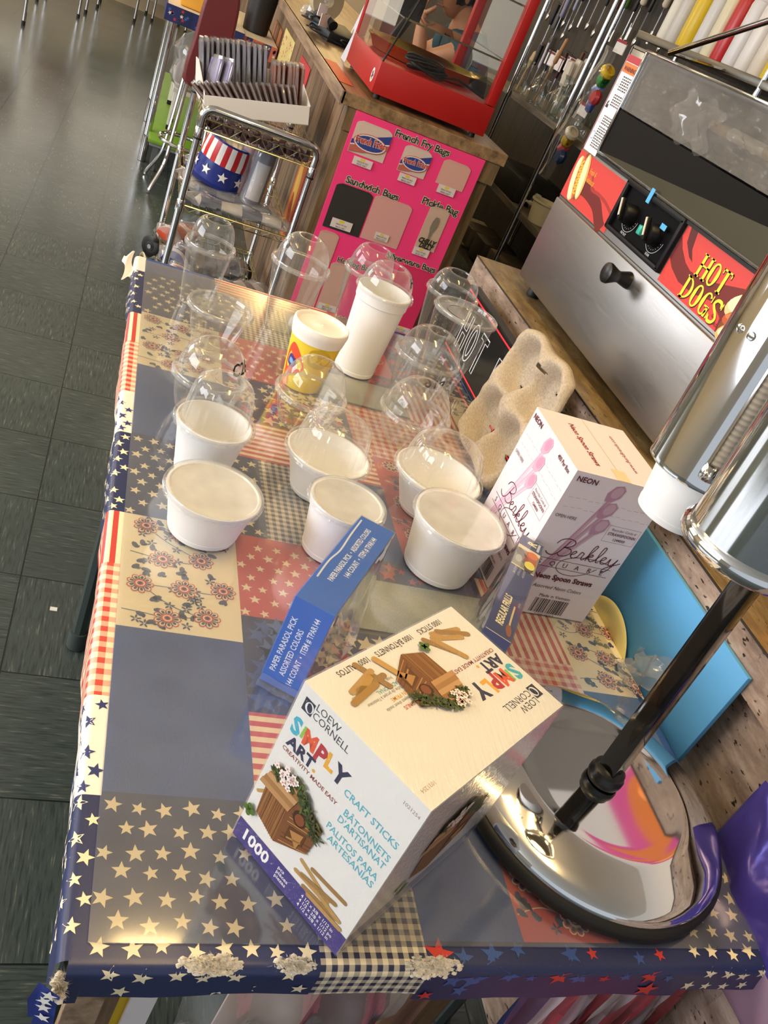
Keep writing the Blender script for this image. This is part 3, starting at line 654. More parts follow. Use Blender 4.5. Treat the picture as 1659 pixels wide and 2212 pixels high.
# ---- craft stick carton
random.seed(21)
A, B, D = (.128, .111), (.219, -.010), (.307, .244); Z1 = H + .222
t_ = thing('craft_stick_box', 'shrink-wrapped white SIMPLY ART craft stick carton with a birdhouse picture', 'box', (0, 0, 0))
mb = carton(A, B, D, H + .0006, Z1, P('#e9e6e0', .4), (P('#e9e6e0', .4), P('#e9e6e0', .4), P('#e9e6e0', .4), P('#e9e6e0', .4), P('#e9e6e0', .38)))
va, vb, vd = Vector((*A, 0)), Vector((*B, 0)), Vector((*D, 0)); ab = (vb - va).normalized(); ad = (vd - va).normalized()
front = Frame(va + V(0, 0, H), ab, V(0, 0, 1)); top = Frame(vd + V(0, 0, Z1), -ad, ab)
TAN, TAN2 = '#b8904f', '#9c763c'
def sticks(mb, fr, lst, ln=.045, wd=.0065):
    for k, (x, y, a) in enumerate(lst):
        d = Vector((math.cos(a), math.sin(a))) * ln / 2; n = Vector((-d.y, d.x)).normalized() * wd / 2; c = Vector((x, y)); pts = []
        for s_ in (1, -1):
            for j in range(7):
                an = -PI / 2 + PI * j / 6; pts.append(c + d * s_ + (d.normalized() * s_ * math.cos(an) * wd / 2) + n * s_ * math.sin(an))
        mb.pol(fr, pts, TAN if k % 2 == 0 else TAN2, 2 + k)
def birdhouse(mb, fr, x, y, s):
    q = lambda pts: [(x + a * s, y + b * s) for a, b in pts]
    mb.pol(fr, q([(.12, .10), (.50, -.04), (.95, .26), (1.0, .78), (.62, .92), (.08, .72)]), '#74492a', 12)
    mb.pol(fr, q([(.12, .10), (.50, -.04), (.47, .62), (.08, .66)]), '#875a33', 13)
    rnd = random.Random(4)
    for k in range(12): mb.pol(fr, q([(.13 + .03 * k, .09 - .012 * k), (.137 + .03 * k, .088 - .012 * k), (.125 + .03 * k, .66), (.115 + .03 * k, .66)]), rnd.choice(['#6d4522', '#9c7142', '#54331a']), 14)
    for k in range(9): mb.pol(fr, q([(.55, .05 + .075 * k), (.97, .28 + .062 * k), (.97, .295 + .062 * k), (.55, .065 + .075 * k)]), rnd.choice(['#5d3a1c', '#b08048', '#74502a']), 14)
    mb.pol(fr, q([(.60, .16), (.86, .30), (.86, .50), (.60, .40)]), '#5a3719', 15); mb.pol(fr, q([(.63, .20), (.83, .31), (.83, .34), (.63, .23)]), '#a87a44', 16); mb.pol(fr, q([(.63, .36), (.83, .46), (.81, .20), (.78, .2)]), '#a87a44', 16)
    mb.ell(fr, x + .68 * s, y + .62 * s, .11 * s, .12 * s, '#3c2413', 15); mb.ell(fr, x + .685 * s, y + .61 * s, .075 * s, .085 * s, '#7a4526', 16)
    for k in range(5): mb.pol(fr, q([(-.02 + .03 * k, .56 + .085 * k), (.50 + .02 * k, .55 + .085 * k), (.52 + .02 * k, .66 + .085 * k), (.0 + .03 * k, .66 + .085 * k)]), ['#b08456', '#9c7143', '#b88e60', '#906437', '#a57b4d'][k], 16 + k)
    for k in range(210):
        a = rnd.random(); px_, py_ = .12 + a * .86 + rnd.gauss(0, .04), 1.02 - .75 * max(0, a - .45) + rnd.gauss(0, .05) - .10 * (a < .3)
        mb.ell(fr, x + px_ * s, y + py_ * s, .05 * s, .016 * s, rnd.choice(['#3d4a22', '#2c3518', '#566330', '#474d2a']), 22 + k % 9, rnd.uniform(0, 3), 6)
    for k in range(16):
        fx, fy = x + (.30 + rnd.gauss(0, .09)) * s, y + (.98 + rnd.gauss(0, .06)) * s
        for j in range(5): mb.ell(fr, fx + .026 * s * math.cos(j * 1.257), fy + .026 * s * math.sin(j * 1.257), .024 * s, .018 * s, '#efe0da', 34 + k % 3, j * 1.257, 7)
        mb.ell(fr, fx, fy, .012 * s, .012 * s, '#b8846a', 38, 0, 6)
    for j in range(4): mb.ell(fr, x + .03 * s + .05 * s * math.cos(j * 1.6), y + .04 * s + .05 * s * math.sin(j * 1.6), .06 * s, .045 * s, '#4f6a2c', 24, j * 1.6, 8)
SIMPLY = [('S', '#3fb0c6'), ('i', '#8cc04a'), ('M', '#e0562c'), ('P', '#b32430'), ('L', '#eaa92d'), ('Y', '#1f2147')]
def panel(mb, fr, dark='#1d1f3a'):
    mb.rect(fr, .008, .196, .020, .211, dark, 2); mb.ell(fr, .0155, .2035, .0050, .0058, '#eceaea', 3); mb.ell(fr, .0158, .2035, .0030, .0050, dark, 4, 0.3)
    mb.text(fr, 'LOEW', .021, .2075, .0115, '#3a3a44', sx=.9); mb.text(fr, 'CORNELL', .021, .1975, .0115, '#3a3a44', sx=.9)
    x = .007
    for i, (ch, c) in enumerate(SIMPLY):
        sz = (.027, .021, .025, .027, .025, .027)[i]; vs, fs, wd = text2d(ch, .045); mb.text(fr, ch, x, .166 + (.004 if ch == 'i' else -.002 * (i % 2)), sz, c, bold=.045, rot=(-.06 if i % 2 else .05), sx=.85); x += (wd * .85 + .01) * sz
    mb.text(fr, 'ART', .010, .150, .018, '#1f2147', bold=.04); mb.ell(fr, .046, .1515, .0018, .0018, '#eaa92d', 2)
    mb.text(fr, 'CREATIVITY MADE EASY', .008, .142, .0066, '#8a2a2c', bold=.015)
panel(mb, front)
for txt, yy, xx in (('CRAFT STICKS', .160, .080), ('BÂTONNETS', .1415, .089), ("D'ARTISANAT", .1305, .087), ('PALITOS PARA', .1135, .081), ('ARTESANÍAS', .1025, .088)):
    vs, fs, wd = text2d(txt, .012); mb.text(front, txt, xx, yy, .0115, '#58aebf', sx=min(1.0, (.145 - xx) / (wd * .0115)), bold=.012)
mb.rect(front, 0, 0, .1514, .0285, '#3b2f7d', 2); birdhouse(mb, front, .004, .046, .078)
mb.text(front, '1000', .009, .008, .0215, '#f4f1ee', bold=.03, lift=4, sx=.9)
for k, s_ in enumerate(('pcs', 'pièces', 'piezas')): mb.text(front, s_, .060, .0195 - .0062 * k, .0066, '#f4f1ee', lift=4, bold=.015)
for k, s_ in enumerate(('4 1/2 x 3/8 x 1/12 in', '4 1/2 x 3/8 x 1/12 po', '4 1/2 x 3/8 x 1/12 in')): mb.text(front, s_, .094, .0185 - .0066 * k, .0066, '#f4f1ee', lift=4, bold=.012, sx=.8)
sticks(mb, front, [(.098, .050, -.25), (.112, .060, .08), (.098, .040, .05), (.112, .034, .12), (.116, .040, -.12), (.105, .046, .2), (.120, .030, .05)], .042, .0052)
sticks(mb, front, [(.012, .082, .8)], .02, .004); mb.text(front, '1021254', .128, .205, .0055, '#a88a86')
# top panel, printed the other way round
panel(mb, Frame(top.o - top.v * .080 + V(0, 0, 0), top.u, top.v)); birdhouse(mb, top, .080, .024, .066)
for txt, xx, w_ in (('1000 STICKS', .031, .039), ('1000 BÂTONNETS', .080, .056), ('1000 PALITOS', .146, .044)):
    vs, fs, wd = text2d(txt, .012); mb.text(top, txt, xx, .0060, .0095, '#3b3226', sx=w_ / (wd * .0095), bold=.012)
sticks(mb, top, [(.040, .022, 2.9), (.033, .027, 2.6), (.045, .029, 2.75), (.062, .034, 2.2), (.055, .040, 2.0), (.160, .026, 1.9), (.175, .026, .25), (.168, .032, .05), (.180, .033, .4), (.183, .038, .15), (.137, .030, 1.9)], .036, .0068)
for k, (a, c) in enumerate((('BONUS', '#c8452c'), ('project sheet inside', '#5a5146'), ('EN PRIME', '#e0a63a'), ('fiche de projet à l’intérieur', '#5a5146'), ('ADICIONAL', '#5f9fa2'), ('hoja del proyecto en el interior', '#5a5146'))): mb.text(top, a, .143, .066 - .0062 * k, .0062 if k % 2 == 0 else .0052, c, bold=.015 if k % 2 == 0 else 0, sx=.85)
mb.text(top, '1021254', .197, .133, .0055, '#b79a7c')
# side panel (faces the chrome stand): brown kraft look with a picture block
side = Frame(vb + V(0, 0, H), ad, V(0, 0, 1)); mb.rect(side, .004, .004, .219, .03, '#3b2f7d', 2); birdhouse(mb, side, .06, .05, .1)
mb.build('carton', t_, smooth=0)
fm = film(A, B, D, H, Z1, 'film_creased'); fm.build('shrink_wrap', t_, smooth=0)
# ---- parasol pick carton
A, B, D = (.171, .320), (.214, .296), (.283, .503); Z1 = H + .137; BL, BL2, WH = P('#1560c6', .3), P('#1c4f9c', .3), '#e8eef6'
t_ = thing('parasol_pick_box', 'blue shrink-wrapped paper parasol pick carton standing on edge', 'box', (0, 0, 0))
mb = carton(A, B, D, H + .0006, Z1, BL, None); va, vb, vd = Vector((*A, 0)), Vector((*B, 0)), Vector((*D, 0)); ab = (vb - va).normalized(); ad = (vd - va).normalized()
fr = Frame(va + V(.0, .0, H), V(0, 0, 1), -ab); fr = Frame(vb + V(0, 0, H), V(0, 0, 1), -ab)
for k, (s_, x_) in enumerate((('PAPER PARASOL PICK', .022), ('ASSORTED COLORS', .022), ('144 COUNT  •  ITEM # TPAR144', .012))):
    vs, fs, wd = text2d(s_, .012); mb.text(fr, s_, x_, .0365 - .0125 * k, .0105, WH, sx=(.088, .075, .110)[k] / (wd * .0105), bold=.012)
fr = Frame(vb + V(0, 0, Z1), ad, -ab)
for k, s_ in enumerate(('PAPER PARASOL PICK  •  ASSORTED COLORS', '144 COUNT  •  ITEM # TPAR144')):
    vs, fs, wd = text2d(s_, .012); mb.text(fr, s_, (.055, .075)[k], .026 - .013 * k, .0105, WH, sx=(.137, .105)[k] / (wd * .0105), bold=.012)
mb.stroke(Frame(va + V(0, 0, Z1), ad, -ab), [(.05, -.005), (.09, -.004), (.12, -.007), (.16, -.005), (.205, -.004)], .0022, '#cfd9e6', 2)  # pale stroke paints the whitish glare of a film crinkle
mb.build('carton', t_, smooth=0)
fm = film(A, B, D, H, Z1, 'film'); nn = Vector((ab.x, ab.y, 0))
fm.grid(lambda a, b_: vb + ad * (.02 + .19 * a) + nn * (.002 + .022 * b_ * math.sin(PI * a) ** .6) + V(0, 0, Z1 - .002 - .12 * b_ + .004 * math.sin(a * 23)), 14, 4, 'film')
fm.grid(lambda a, b_: va + ab * .049 * a - ad * (.002 + .012 * b_) + V(0, 0, H + .003 + .010 * (1 - b_) + .001 * math.sin(a * 9)), 10, 3, 'film')
fm.build('shrink_wrap', t_, smooth=40)
# ---- frill pick carton
A, B, D = (.413, .318), (.441, .296), (.546, .539); Z1 = H + .139; NB = P('#22346e', .3)
t_ = thing('frill_pick_box', 'slim navy REGULAR FRILLS carton in loose clear film, leaning between bowl and straw box', 'box', (0, 0, 0))
mb = carton(A, B, D, H + .0006, Z1, NB, None); va, vb, vd = Vector((*A, 0)), Vector((*B, 0)), Vector((*D, 0)); ab = (vb - va).normalized(); ad = (vd - va).normalized()
W_ = (vb - va).length; fr = Frame(vb + V(0, 0, Z1), ad, -ab)
L_ = (vd - va).length
mb.rect(fr, 0, 0, .0012, W_, '#d8cfa0', 2); mb.text(fr, 'REGULAR FRILLS', .022, .017, .0145, '#efe6b8', sx=.66, bold=.03, shear=.15); mb.stroke(fr, [(.022, .008), (.040, .009), (.075, .010)], .0024, '#d8c08a', 3); mb.ell(fr, .020, .0075, .012, .004, '#8a4a24', 4, .2); mb.text(fr, 'picks', .078, .004, .005, '#b9b6c4')
for k in range(3): mb.text(fr, ('300 COUNT', 'EXTRA LONG', 'ASSORTED PICKS')[k], .148, .026 - .007 * k, .0048, '#c9cfe0', sx=.8)
mb.rect(fr, .168, 0, .1705, W_, '#e9dca0', 3); mb.rect(fr, .1705, 0, .228, W_, '#8d8a72', 2); mb.ell(fr, .186, .010, .010, .008, '#ece05a', 4); mb.ell(fr, .178, .010, .013, .007, '#3d2f22', 3); mb.ell(fr, .203, .012, .018, .010, '#b8612c', 3, .3); mb.ell(fr, .215, .010, .009, .008, '#e0772f', 4); mb.ell(fr, .200, .024, .020, .008, '#6d6a5e', 3, .5); mb.ell(fr, .190, .028, .010, .005, '#a9b2ac', 4); mb.rect(fr, .219, 0, .228, W_, '#e8dfc4', 3); mb.ell(fr, .197, .018, .006, .004, '#a3402c', 5)
mb.text(fr, 'R', .240, .010, .019, '#efe6b8', rot=0, bold=.04); mb.rect(fr, .233, .004, .255, .0078, '#c9cfe0', 2)
mb.text(Frame(va + V(0, 0, H), ab, V(0, 0, 1)), 'FRILLS', .006, .118, .006, '#9aa4c4')
mb.build('carton', t_, smooth=0)
fm = film(A, B, D, H, Z1, 'film'); nn = -ab
fm.grid(lambda a, b_: va + ad * (.0 + L_ * a) + nn * (.0015 + .030 * b_ * (1 - a) ** .7) + V(0, 0, Z1 - .001 - .137 * b_ + .004 * math.sin(a * 17 + b_ * 4)), 16, 6, 'film')
fm.grid(lambda a, b_: va + ad * (.01 + .22 * a) + nn * (.004 + .024 * b_ * (1 - a)) + V(0, 0, Z1 - .01 - .12 * b_ + .006 * math.sin(a * 29 + b_ * 7)), 20, 6, 'film')
fm.build('shrink_wrap', t_, smooth=40)
# ---- straw carton
A, B, D = (.567, .533), (.731, .533), (.567, .708); Z1 = H + .266; DR = '#5b1a30'
t_ = thing('spoon_straw_box', 'tall pale pink Berkley SQUARE neon spoon straw carton', 'box', (0, 0, 0))
LP, LT = P('#e9dde2', .4), P('#e9dde2', .4)
mb = carton(A, B, D, H + .0006, Z1, LP, (LP, LP, LP, LP, LT))
def swash(mb, fr, x, y, s, mat):
    g = lambda pts: [(x + a * s, y + b * s) for a, b in pts]; wd = .052 * s
    for st in ([(.62, 1.02), (.48, .6), (.30, .2), (.05, -.02), (-.25, .0), (-.42, .14)], [(-.05, .72), (.1, .98), (.45, 1.12), (.85, 1.06), (.95, .86), (.75, .64), (.42, .56)], [(.42, .56), (.85, .52), (1.0, .32), (.8, .06), (.45, .0), (.3, .1)],
               [(1.02, .18), (1.22, .28), (1.32, .42), (1.2, .46), (1.08, .28), (1.14, .06), (1.3, .02), (1.5, .14)], [(1.5, .14), (1.58, .42), (1.64, .48), (1.78, .40), (1.74, .18), (1.8, .02), (1.95, .10)],
               [(1.95, .10), (2.15, .5), (2.32, .98), (2.2, 1.02), (2.1, .7), (2.05, .0)], [(2.06, .22), (2.28, .46), (2.34, .34), (2.14, .24), (2.34, .02), (2.55, .12)], [(2.55, .12), (2.8, .6), (2.86, 1.0), (2.72, 1.0), (2.65, .5), (2.68, .06), (2.85, .06)],
               [(2.87, .18), (3.07, .28), (3.17, .42), (3.05, .46), (2.93, .28), (2.99, .06), (3.15, .02), (3.35, .14)], [(3.35, .14), (3.45, .44), (3.47, .10), (3.62, .02), (3.78, .2), (3.88, .48), (3.74, -.05), (3.55, -.42), (3.32, -.46), (3.4, -.22), (3.85, .08), (4.15, .26)]):
        mb.stroke(fr, g(st), wd, mat, 5)
def straw_side(mb, fr, shaded, flip=False):
    PK, PK2 = ('#b98ba2', '#c9a5b6') if shaded else ('#d9a9c2', '#e6c3d4')  # shaded face: darker straw pinks put its shade into the print colour
    for k in range(3):
        x, y = .078 + .004 * k, .246 - .030 * k
        mb.stroke(fr, [(x, y - .012), (.045, .125 - .012 * k), (.016 + .004 * k, .045 - .006 * k)], .0075, PK2, 2 + k, smooth=False); mb.stroke(fr, [(x - .002, y - .014), (.043, .125 - .012 * k), (.014 + .004 * k, .045 - .006 * k)], .0018, PK, 3 + k, smooth=False)
        mb.pol(fr, [(x - .010, y - .018), (x - .012, y - .004), (x - .004, y + .010), (x + .008, y + .013), (x + .015, y + .006), (x + .012, y - .008), (x + .002, y - .017)], PK, 4 + k); mb.ell(fr, x + .003, y, .008, .011, PK2 if shaded else '#d395b4', 5 + k, -.5)
    mb.text(fr, 'NEON', .006, .250, .0125, DR, bold=.02, lift=8); mb.text(fr, '400 Per Box', .117, .249, .0098, DR, bold=.018, lift=8, sx=.88); mb.text(fr, 'OPEN HERE', .006, .186, .0078, '#4a2a3a', lift=8, sx=.9)
    for y in (.222, .205): 
        for k in range(14): mb.rect(fr, .010 + .0115 * k, y - .00025 + .0008 * (k % 3), .018 + .0115 * k, y + .00025 + .0008 * (k % 3), '#b79aa6', 2)
    for a, b_, c, d in ((.103, .161, .160, .1614), (.103, .1906, .160, .191), (.103, .161, .1034, .191), (.1596, .161, .160, .191)): mb.rect(fr, a, b_, c, d, '#6a4a5a', 3)
    mb.text(fr, 'Reorder Code #', .1315, .1825, .0066, '#6a4a5a', 'C', lift=8); mb.text(fr, 'STRAWSPOONN', .1315, .174, .0074, DR, 'C', lift=8, bold=.015, sx=.9); mb.text(fr, '1244000', .1315, .165, .0066, DR, 'C', lift=8, bold=.012)
    swash(mb, fr, .038, .119, .0295, DR)
    for yy in (.1105, .0955): mb.stroke(fr, [(.016, yy), (.152, yy)], .0008, DR, 6, smooth=False)
    for k, ch in enumerate('SQUARE'): mb.text(fr, ch, .026 + .0225 * k, .0985, .0125, DR, 'C', lift=8)
    mb.stroke(fr, [(.150, .118), (.120, .1235), (.085, .122), (.062, .112), (.058, .098), (.070, .088), (.092, .0865), (.112, .094), (.128, .108)], .0010, DR, 7)
    mb.text(fr, 'Neon Spoon Straws', .083, .073, .0135, DR, 'C', lift=8, bold=.035, sx=.98); mb.text(fr, 'Assorted Neon Colors', .083, .0545, .0095, '#4a2a3a', 'C', lift=8, shear=.15); mb.text(fr, 'Made in Vietnam', .088, .0375, .0085, '#3a2230', 'C', lift=8)
    barcode(mb, fr, .057, .005, .062, .029); mb.text(fr, '0 22341 60006 8', .088, .0005, .0052, '#3a2230', 'C', lift=8)
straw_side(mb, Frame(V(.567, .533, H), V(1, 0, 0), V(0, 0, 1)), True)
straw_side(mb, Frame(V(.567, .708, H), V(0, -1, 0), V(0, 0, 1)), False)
fr = Frame(V(.567, .708, Z1), V(0, -1, 0), V(1, 0, 0)); mb.text(fr, 'Neon Spoon Straws', .0875, .045, .0145, '#8a2436', 'C', bold=.035)
fr = Frame(V(.731, .533, Z1), V(0, 1, 0), V(-1, 0, 0)); mb.text(fr, 'www.BerkBrands.com', .0875, .040, .0115, '#8a2436', 'C', bold=.012)
fr = Frame(V(.567, .533, Z1), V(1, 0, 0), V(0, 1, 0)); mb.rect(fr, .0815, .0, .0825, .175, '#c9b58a', 2)
fr = Frame(V(.567, .533, Z1), V(1, 0, 0), V(0, 1, 0)); mb.rect(fr, .070, .0, .094, .030, P('#e3d2a4', .2), 3)
mb.build('carton', t_, smooth=0)
# ------------------------------------------------------------------ chrome cup dispenser stand
t_ = thing('cup_dispenser', 'chrome cup dispenser stand with a round mirrored base and square post', 'cup dispenser', (.580, .180, H))
MB().lathe([(0, .001), (.174, .001), (.178, .005), (.178, .016), (.174, .020), (.168, .021)], P('#17140f', .6), seg=96).build('rubber_ring', t_, smooth=50)
MB().lathe([(.171, .018), (.1715, .024), (.168, .030), (.160, .035), (.148, .039), (.132, .044), (.118, .0475), (.112, .0485), (.106, .0483), (.100, .0475), (.09, .0475), (0, .0480)], 'chrome', seg=128).build('base_plate', t_, smooth=60)
pv = bpy.data.objects.new('post', None)
TILT = Matrix.Rotation(math.radians(-2.0), 4, V(.424, .906, 0))
post = MB().box((0, 0, .37), (.0255, .0255, .62), P('#2a2724', .12, 0.85, 0.6), TILT @ Rm(.42), bevel=.002)
post.build('post', t_)
MB().lathe([(.014, .050), (.021, .050), (.0225, .054), (.0225, .060), (.020, .063), (.020, .068), (.016, .072), (.013, .073)], P('#12100f', .35), TILT, 32).build('collar', t_)
def tube_unit(cx_, cy_, zb, r, open_):
    M = TILT @ T(cx_, cy_, zb); mb = MB(); L = .42
    if not open_:
        mb.lathe([(r - .003, 0), (r + .0005, 0), (r + .001, .002), (r, .006), (r, L), (r - .003, L)], 'chrome', M, 72)
        for k in (0, 1): mb.lathe([(0, .004), (.004, .003), (.005, 0)], 'chrome', M @ T(0, 0, .16) @ Rm(PI * 1.02 + k * .30) @ T(r - .0005, 0, 0) @ Rm(PI / 2, 'Y'), 12)
        mb.box((r * .2, -r - .004, .12), (.02, .008, .24), 'chrome_dark', M, bevel=.002)
        o = mb.build('dispenser_tube', t_, smooth=50)
    else:
        a0, a1 = math.radians(110), math.radians(262); n = 40
        for rr, nm in ((r, 1), (r - .003, -1)):
            mb.grid(lambda u, v: V(rr * math.cos(a0 + (a1 - a0) * u), rr * math.sin(a0 + (a1 - a0) * u), .010 + (L - .010) * v), n, 2, 'chrome', M)
        for a in (a0, a1): mb.grid(lambda u, v: V((r - .003 * u) * math.cos(a), (r - .003 * u) * math.sin(a), .010 + (L - .010) * v), 1, 2, 'chrome', M)
        o = mb.build('dispenser_tube', t_, smooth=50)
        mr = MB().lathe([(r - .006, -.004), (r + .003, -.006), (r + .006, -.002), (r + .006, .006), (r + .002, .011), (r - .006, .011), (r - .006, -.004)], 'chrome', M, 72); mr.build('ring', t_, smooth=50)
        MB().lathe([(r - .0105, .012)] + [(r - .008 - (.0016 if k % 2 else 0), .014 + .0032 * k) for k in range(100)], P('#d9d6d0', .35), M, 48).build('ribbed_liner', t_, smooth=30)
tube_unit(-.029, .120, 1.16 - H, .055, False)
tube_unit(-.080, -.045, 1.172 - H, .057, True)
MB().box((-.030, .06, .52), (.02, .14, .012), 'chrome_dark', TILT, bevel=.002).build('bracket', t_)
# the foam cup showing under the closed tube
t2 = thing('foam_cup', 'white foam cup poking out below the chrome dispenser tube', 'cup', tuple(V(.580, .180, H) + TILT @ V(-.029, .120, 1.098 - H)), 0)
MB().lathe([(0, .003), (.033, .003), (.0365, 0), (.0385, .001), (.0395, .008), (.0388, .0085), (.0475, .075), (.0515, .105)], 'foam', seg=64).build('cup_body', t2, smooth=35)
# ------------------------------------------------------------------ near counter and what leans on it
b = MB().box((1.13, .20, .92), (.66, 3.006, .04), 'laminate_top', bevel=.002); 
b.box((.806, .20, .905), (.014, 3.006, .066), 'laminate_edge').box((1.13, .20, .44), (.60, 2.98, .88), 'laminate_edge'); b.box((.7985, .20, .9385), (.002, 3.006, .003), '#2c231a')
tag(b.build('counter', smooth=0), 'stone-pattern laminate counter along the display table, under the hot dog steamer', 'counter')
b = MB().box((.793, .452, .812), (.008, .352, .178), P('#57a2d8', .55, var=.1), bevel=.001)
tag(b.build('blue_poster_board'), 'plain sky blue board standing against the counter front behind the straw box', 'board')
t_ = thing('paper_plate', 'pale yellow round plate wedged on edge between table and blue board', 'plate', (.7835, .535, .690))
MB().lathe([(0, .001), (.060, .001), (.064, .003), (.080, .0035), (.087, .0022), (.088, .0012), (.086, .0002), (.064, -.0005), (0, -.001)], P('#ecdf97', .5), Rm(-PI / 2, 'Y'), 64).build('plate_body', t_)
b = MB().grid(lambda a, c: V(.752 + .03 * a + .006 * math.sin(c * 14), .375 + .07 * c + .01 * math.sin(a * 9), H + .002 + .075 * a * (1 - .6 * c) + .008 * math.sin(a * 12 + c * 9)), 10, 10, 'bag_film')
tag(b.build('plastic_wrapper'), 'crumpled clear plastic wrapper beside the yellow plate', 'wrapper')
# neon style HOT DOGS light box
t_ = thing('hot_dog_sign', 'black HOT DOGS light-up sign with white outlined letters and red border', 'sign', (.740, 1.53, H))
fr = Frame((0, 0, 0), (0, -1, 0), (0, 0, 1)); mb = MB().box((.014, -.30, .088), (.027, .60, .172), P('#0c0c10', .22), bevel=.002)
mb.rect(fr, 0, .001, .60, .006, '#2d3f74', 2)
for pts in ([(.010, .016), (.592, .016), (.592, .164), (.010, .164)],): mb.stroke(fr, pts, .0045, P('#e0303e', .4, emit=.5), 3, smooth=False, closed=True)
def neon(mb, fr, ch, x, y, w_, h_):
    O = lambda n, a, b_: [(x + w_ / 2 + a * math.cos(2 * PI * k / n), y + h_ / 2 + b_ * math.sin(2 * PI * k / n)) for k in range(n)]
    e = .0085; W = P('#f1eef2', .4, emit=.35)
    def line(p, q):   # outline of a bar
        p, q = Vector(p), Vector(q); d = (q - p).normalized(); n = Vector((-d.y, d.x)) * e
        mb.stroke(fr, [tuple(p - n), tuple(q - n), tuple(q + d * e * .8), tuple(q + n), tuple(p + n), tuple(p - d * e * .8)], .0028, W, 3, smooth=False, closed=True)
    if ch == 'H':
        l, r = x + e, x + w_ - e; m1 = y + h_ / 2
        mb.stroke(fr, [(l - e, y), (l - e, y + h_), (l + e * .6, y + h_), (l + e * .6, m1 + e * .6), (r - e * .6, m1 + e * .6), (r - e * .6, y + h_), (r + e, y + h_), (r + e, y), (r - e * .6, y), (r - e * .6, m1 - e * .6), (l + e * .6, m1 - e * .6), (l + e * .6, y)], .0028, W, 3, smooth=False, closed=True)
    elif ch == 'O': mb.stroke(fr, O(20, w_ / 2, h_ / 2), .0028, W, 3, closed=True); mb.stroke(fr, O(20, w_ / 2 - e * 1.5, h_ / 2 - e * 1.5), .0028, W, 3, closed=True)
    elif ch == 'T':
        c = x + w_ / 2; mb.stroke(fr, [(c - e * .8, y), (c - e * .8, y + h_ - e * 1.5), (x, y + h_ - e * 1.5), (x, y + h_), (x + w_, y + h_), (x + w_, y + h_ - e * 1.5), (c + e * .8, y + h_ - e * 1.5), (c + e * .8, y)], .0028, W, 3, smooth=False, closed=True)
    elif ch == 'D':
        for q in (0, e * 1.5): mb.stroke(fr, [(x + q, y + q), (x + q, y + h_ - q), (x + w_ * .5, y + h_ - q), (x + w_ * .9 - q, y + h_ * .78), (x + w_ - q, y + h_ * .5), (x + w_ * .9 - q, y + h_ * .22), (x + w_ * .5, y + q)], .0028, W, 3, smooth=False, closed=True)
    elif ch == 'G':
        for q in (0, e * 1.5): mb.stroke(fr, [(x + w_ - .004, y + h_ * .75)] + [(x + w_ / 2 + (w_ / 2 - q) * math.cos(a), y + h_ / 2 + (h_ / 2 - q) * math.sin(a)) for a in [.9 + k * .42 for k in range(12)]] + [(x + w_ - q, y + h_ * .45), (x + w_ * .55, y + h_ * .45)], .0028, W, 3)
    elif ch == 'S':
        for q in (-e * .8, e * .8): mb.stroke(fr, [(x + w_ * .9, y + h_ * .78 + q), (x + w_ * .5, y + h_ * .92 + q), (x + w_ * .12, y + h_ * .72 + q), (x + w_ * .5, y + h_ * .5 + q), (x + w_ * .88, y + h_ * .27 + q), (x + w_ * .5, y + h_ * .08 + q), (x + w_ * .1, y + h_ * .2 + q)], .0028, W, 3)
for k, ch in enumerate('HOT DOGS'):
    if ch != ' ': neon(mb, fr, ch, .060 + .062 * k, .038, .048, .092)
mb.build('light_box', t_, smooth=0)
# moulded pulp cup carrier leaning on the counter edge
t_ = thing('cup_carrier', 'beige moulded pulp four-cup carrier leaning against the HOT DOGS sign and counter', 'cup carrier', (0, 0, 0))
P00, P10, P01, P11 = V(.672, 1.085, H + .001), V(.668, .835, H + .001), V(.752, 1.148, H + .245), V(.752, .885, H + .248)
def cc(a, b_):
    q = (P00 * (1 - a) + P10 * a) * (1 - b_) + (P01 * (1 - a) + P11 * a) * b_; return q
NN = (P10 - P00).cross(P01 - P00).normalized()
if NN.x > 0: NN = -NN
def depth(a, b_):
    d = 0.0
    for ca, cb in ((.27, .27), (.73, .27), (.27, .73), (.73, .73)):
        r_ = math.hypot(a - ca, b_ - cb) / .235; d -= .046 / (1 + math.exp((r_ - .86) * 13))
    r0_ = math.hypot(a - .5, b_ - .5); d += .010 * math.exp(-(r0_ / .12) ** 2)
    for ca, cb in ((.5, .2), (.5, .8), (.2, .5), (.8, .5)): d += .005 * math.exp(-((a - ca) / .07) ** 2 - ((b_ - cb) / .07) ** 2)
    ed = min(a, 1 - a, b_, 1 - b_); d -= .016 * max(0, 1 - ed / .045) ** 2
    d += .0012 * math.sin(a * 40) * math.sin(b_ * 37); return d
def outline(a, b_):   # square -> rounded, waisted outline
    x, y = 2 * a - 1, 2 * b_ - 1; sx_, sy_ = x * math.sqrt(1 - y * y * .16), y * math.sqrt(1 - x * x * .16)
    return (sx_ * (1 - .035 * math.cos(y * 5)) + 1) / 2, (sy_ * (1 - .035 * math.cos(x * 5)) + 1) / 2
N = 84; mb = MB(); vs = []; fs = []
SL = [((.38, .335), (.385, .25)), ((.385, .25), (.42, .20)), ((.58, .335), (.63, .22)), ((.36, .66), (.40, .76)), ((.60, .665), (.64, .74)), ((.62, .68), (.585, .80))]
HOLES = [(.84, .74, .085, .095), (.76, .80, .10, .018), (.40, .26, .055, .075), (.29, .22, .08, .012), (.40, .63, .022, .075), (.30, .60, .09, .014), (.52, .86, .045, .018), (.72, .22, .08, .018)]
for j in range(N + 1):
    for i in range(N + 1):
        a, b_ = i / N, j / N; oa, ob = outline(a, b_); vs.append(cc(oa, ob) + NN * (depth(a, b_) + .034))
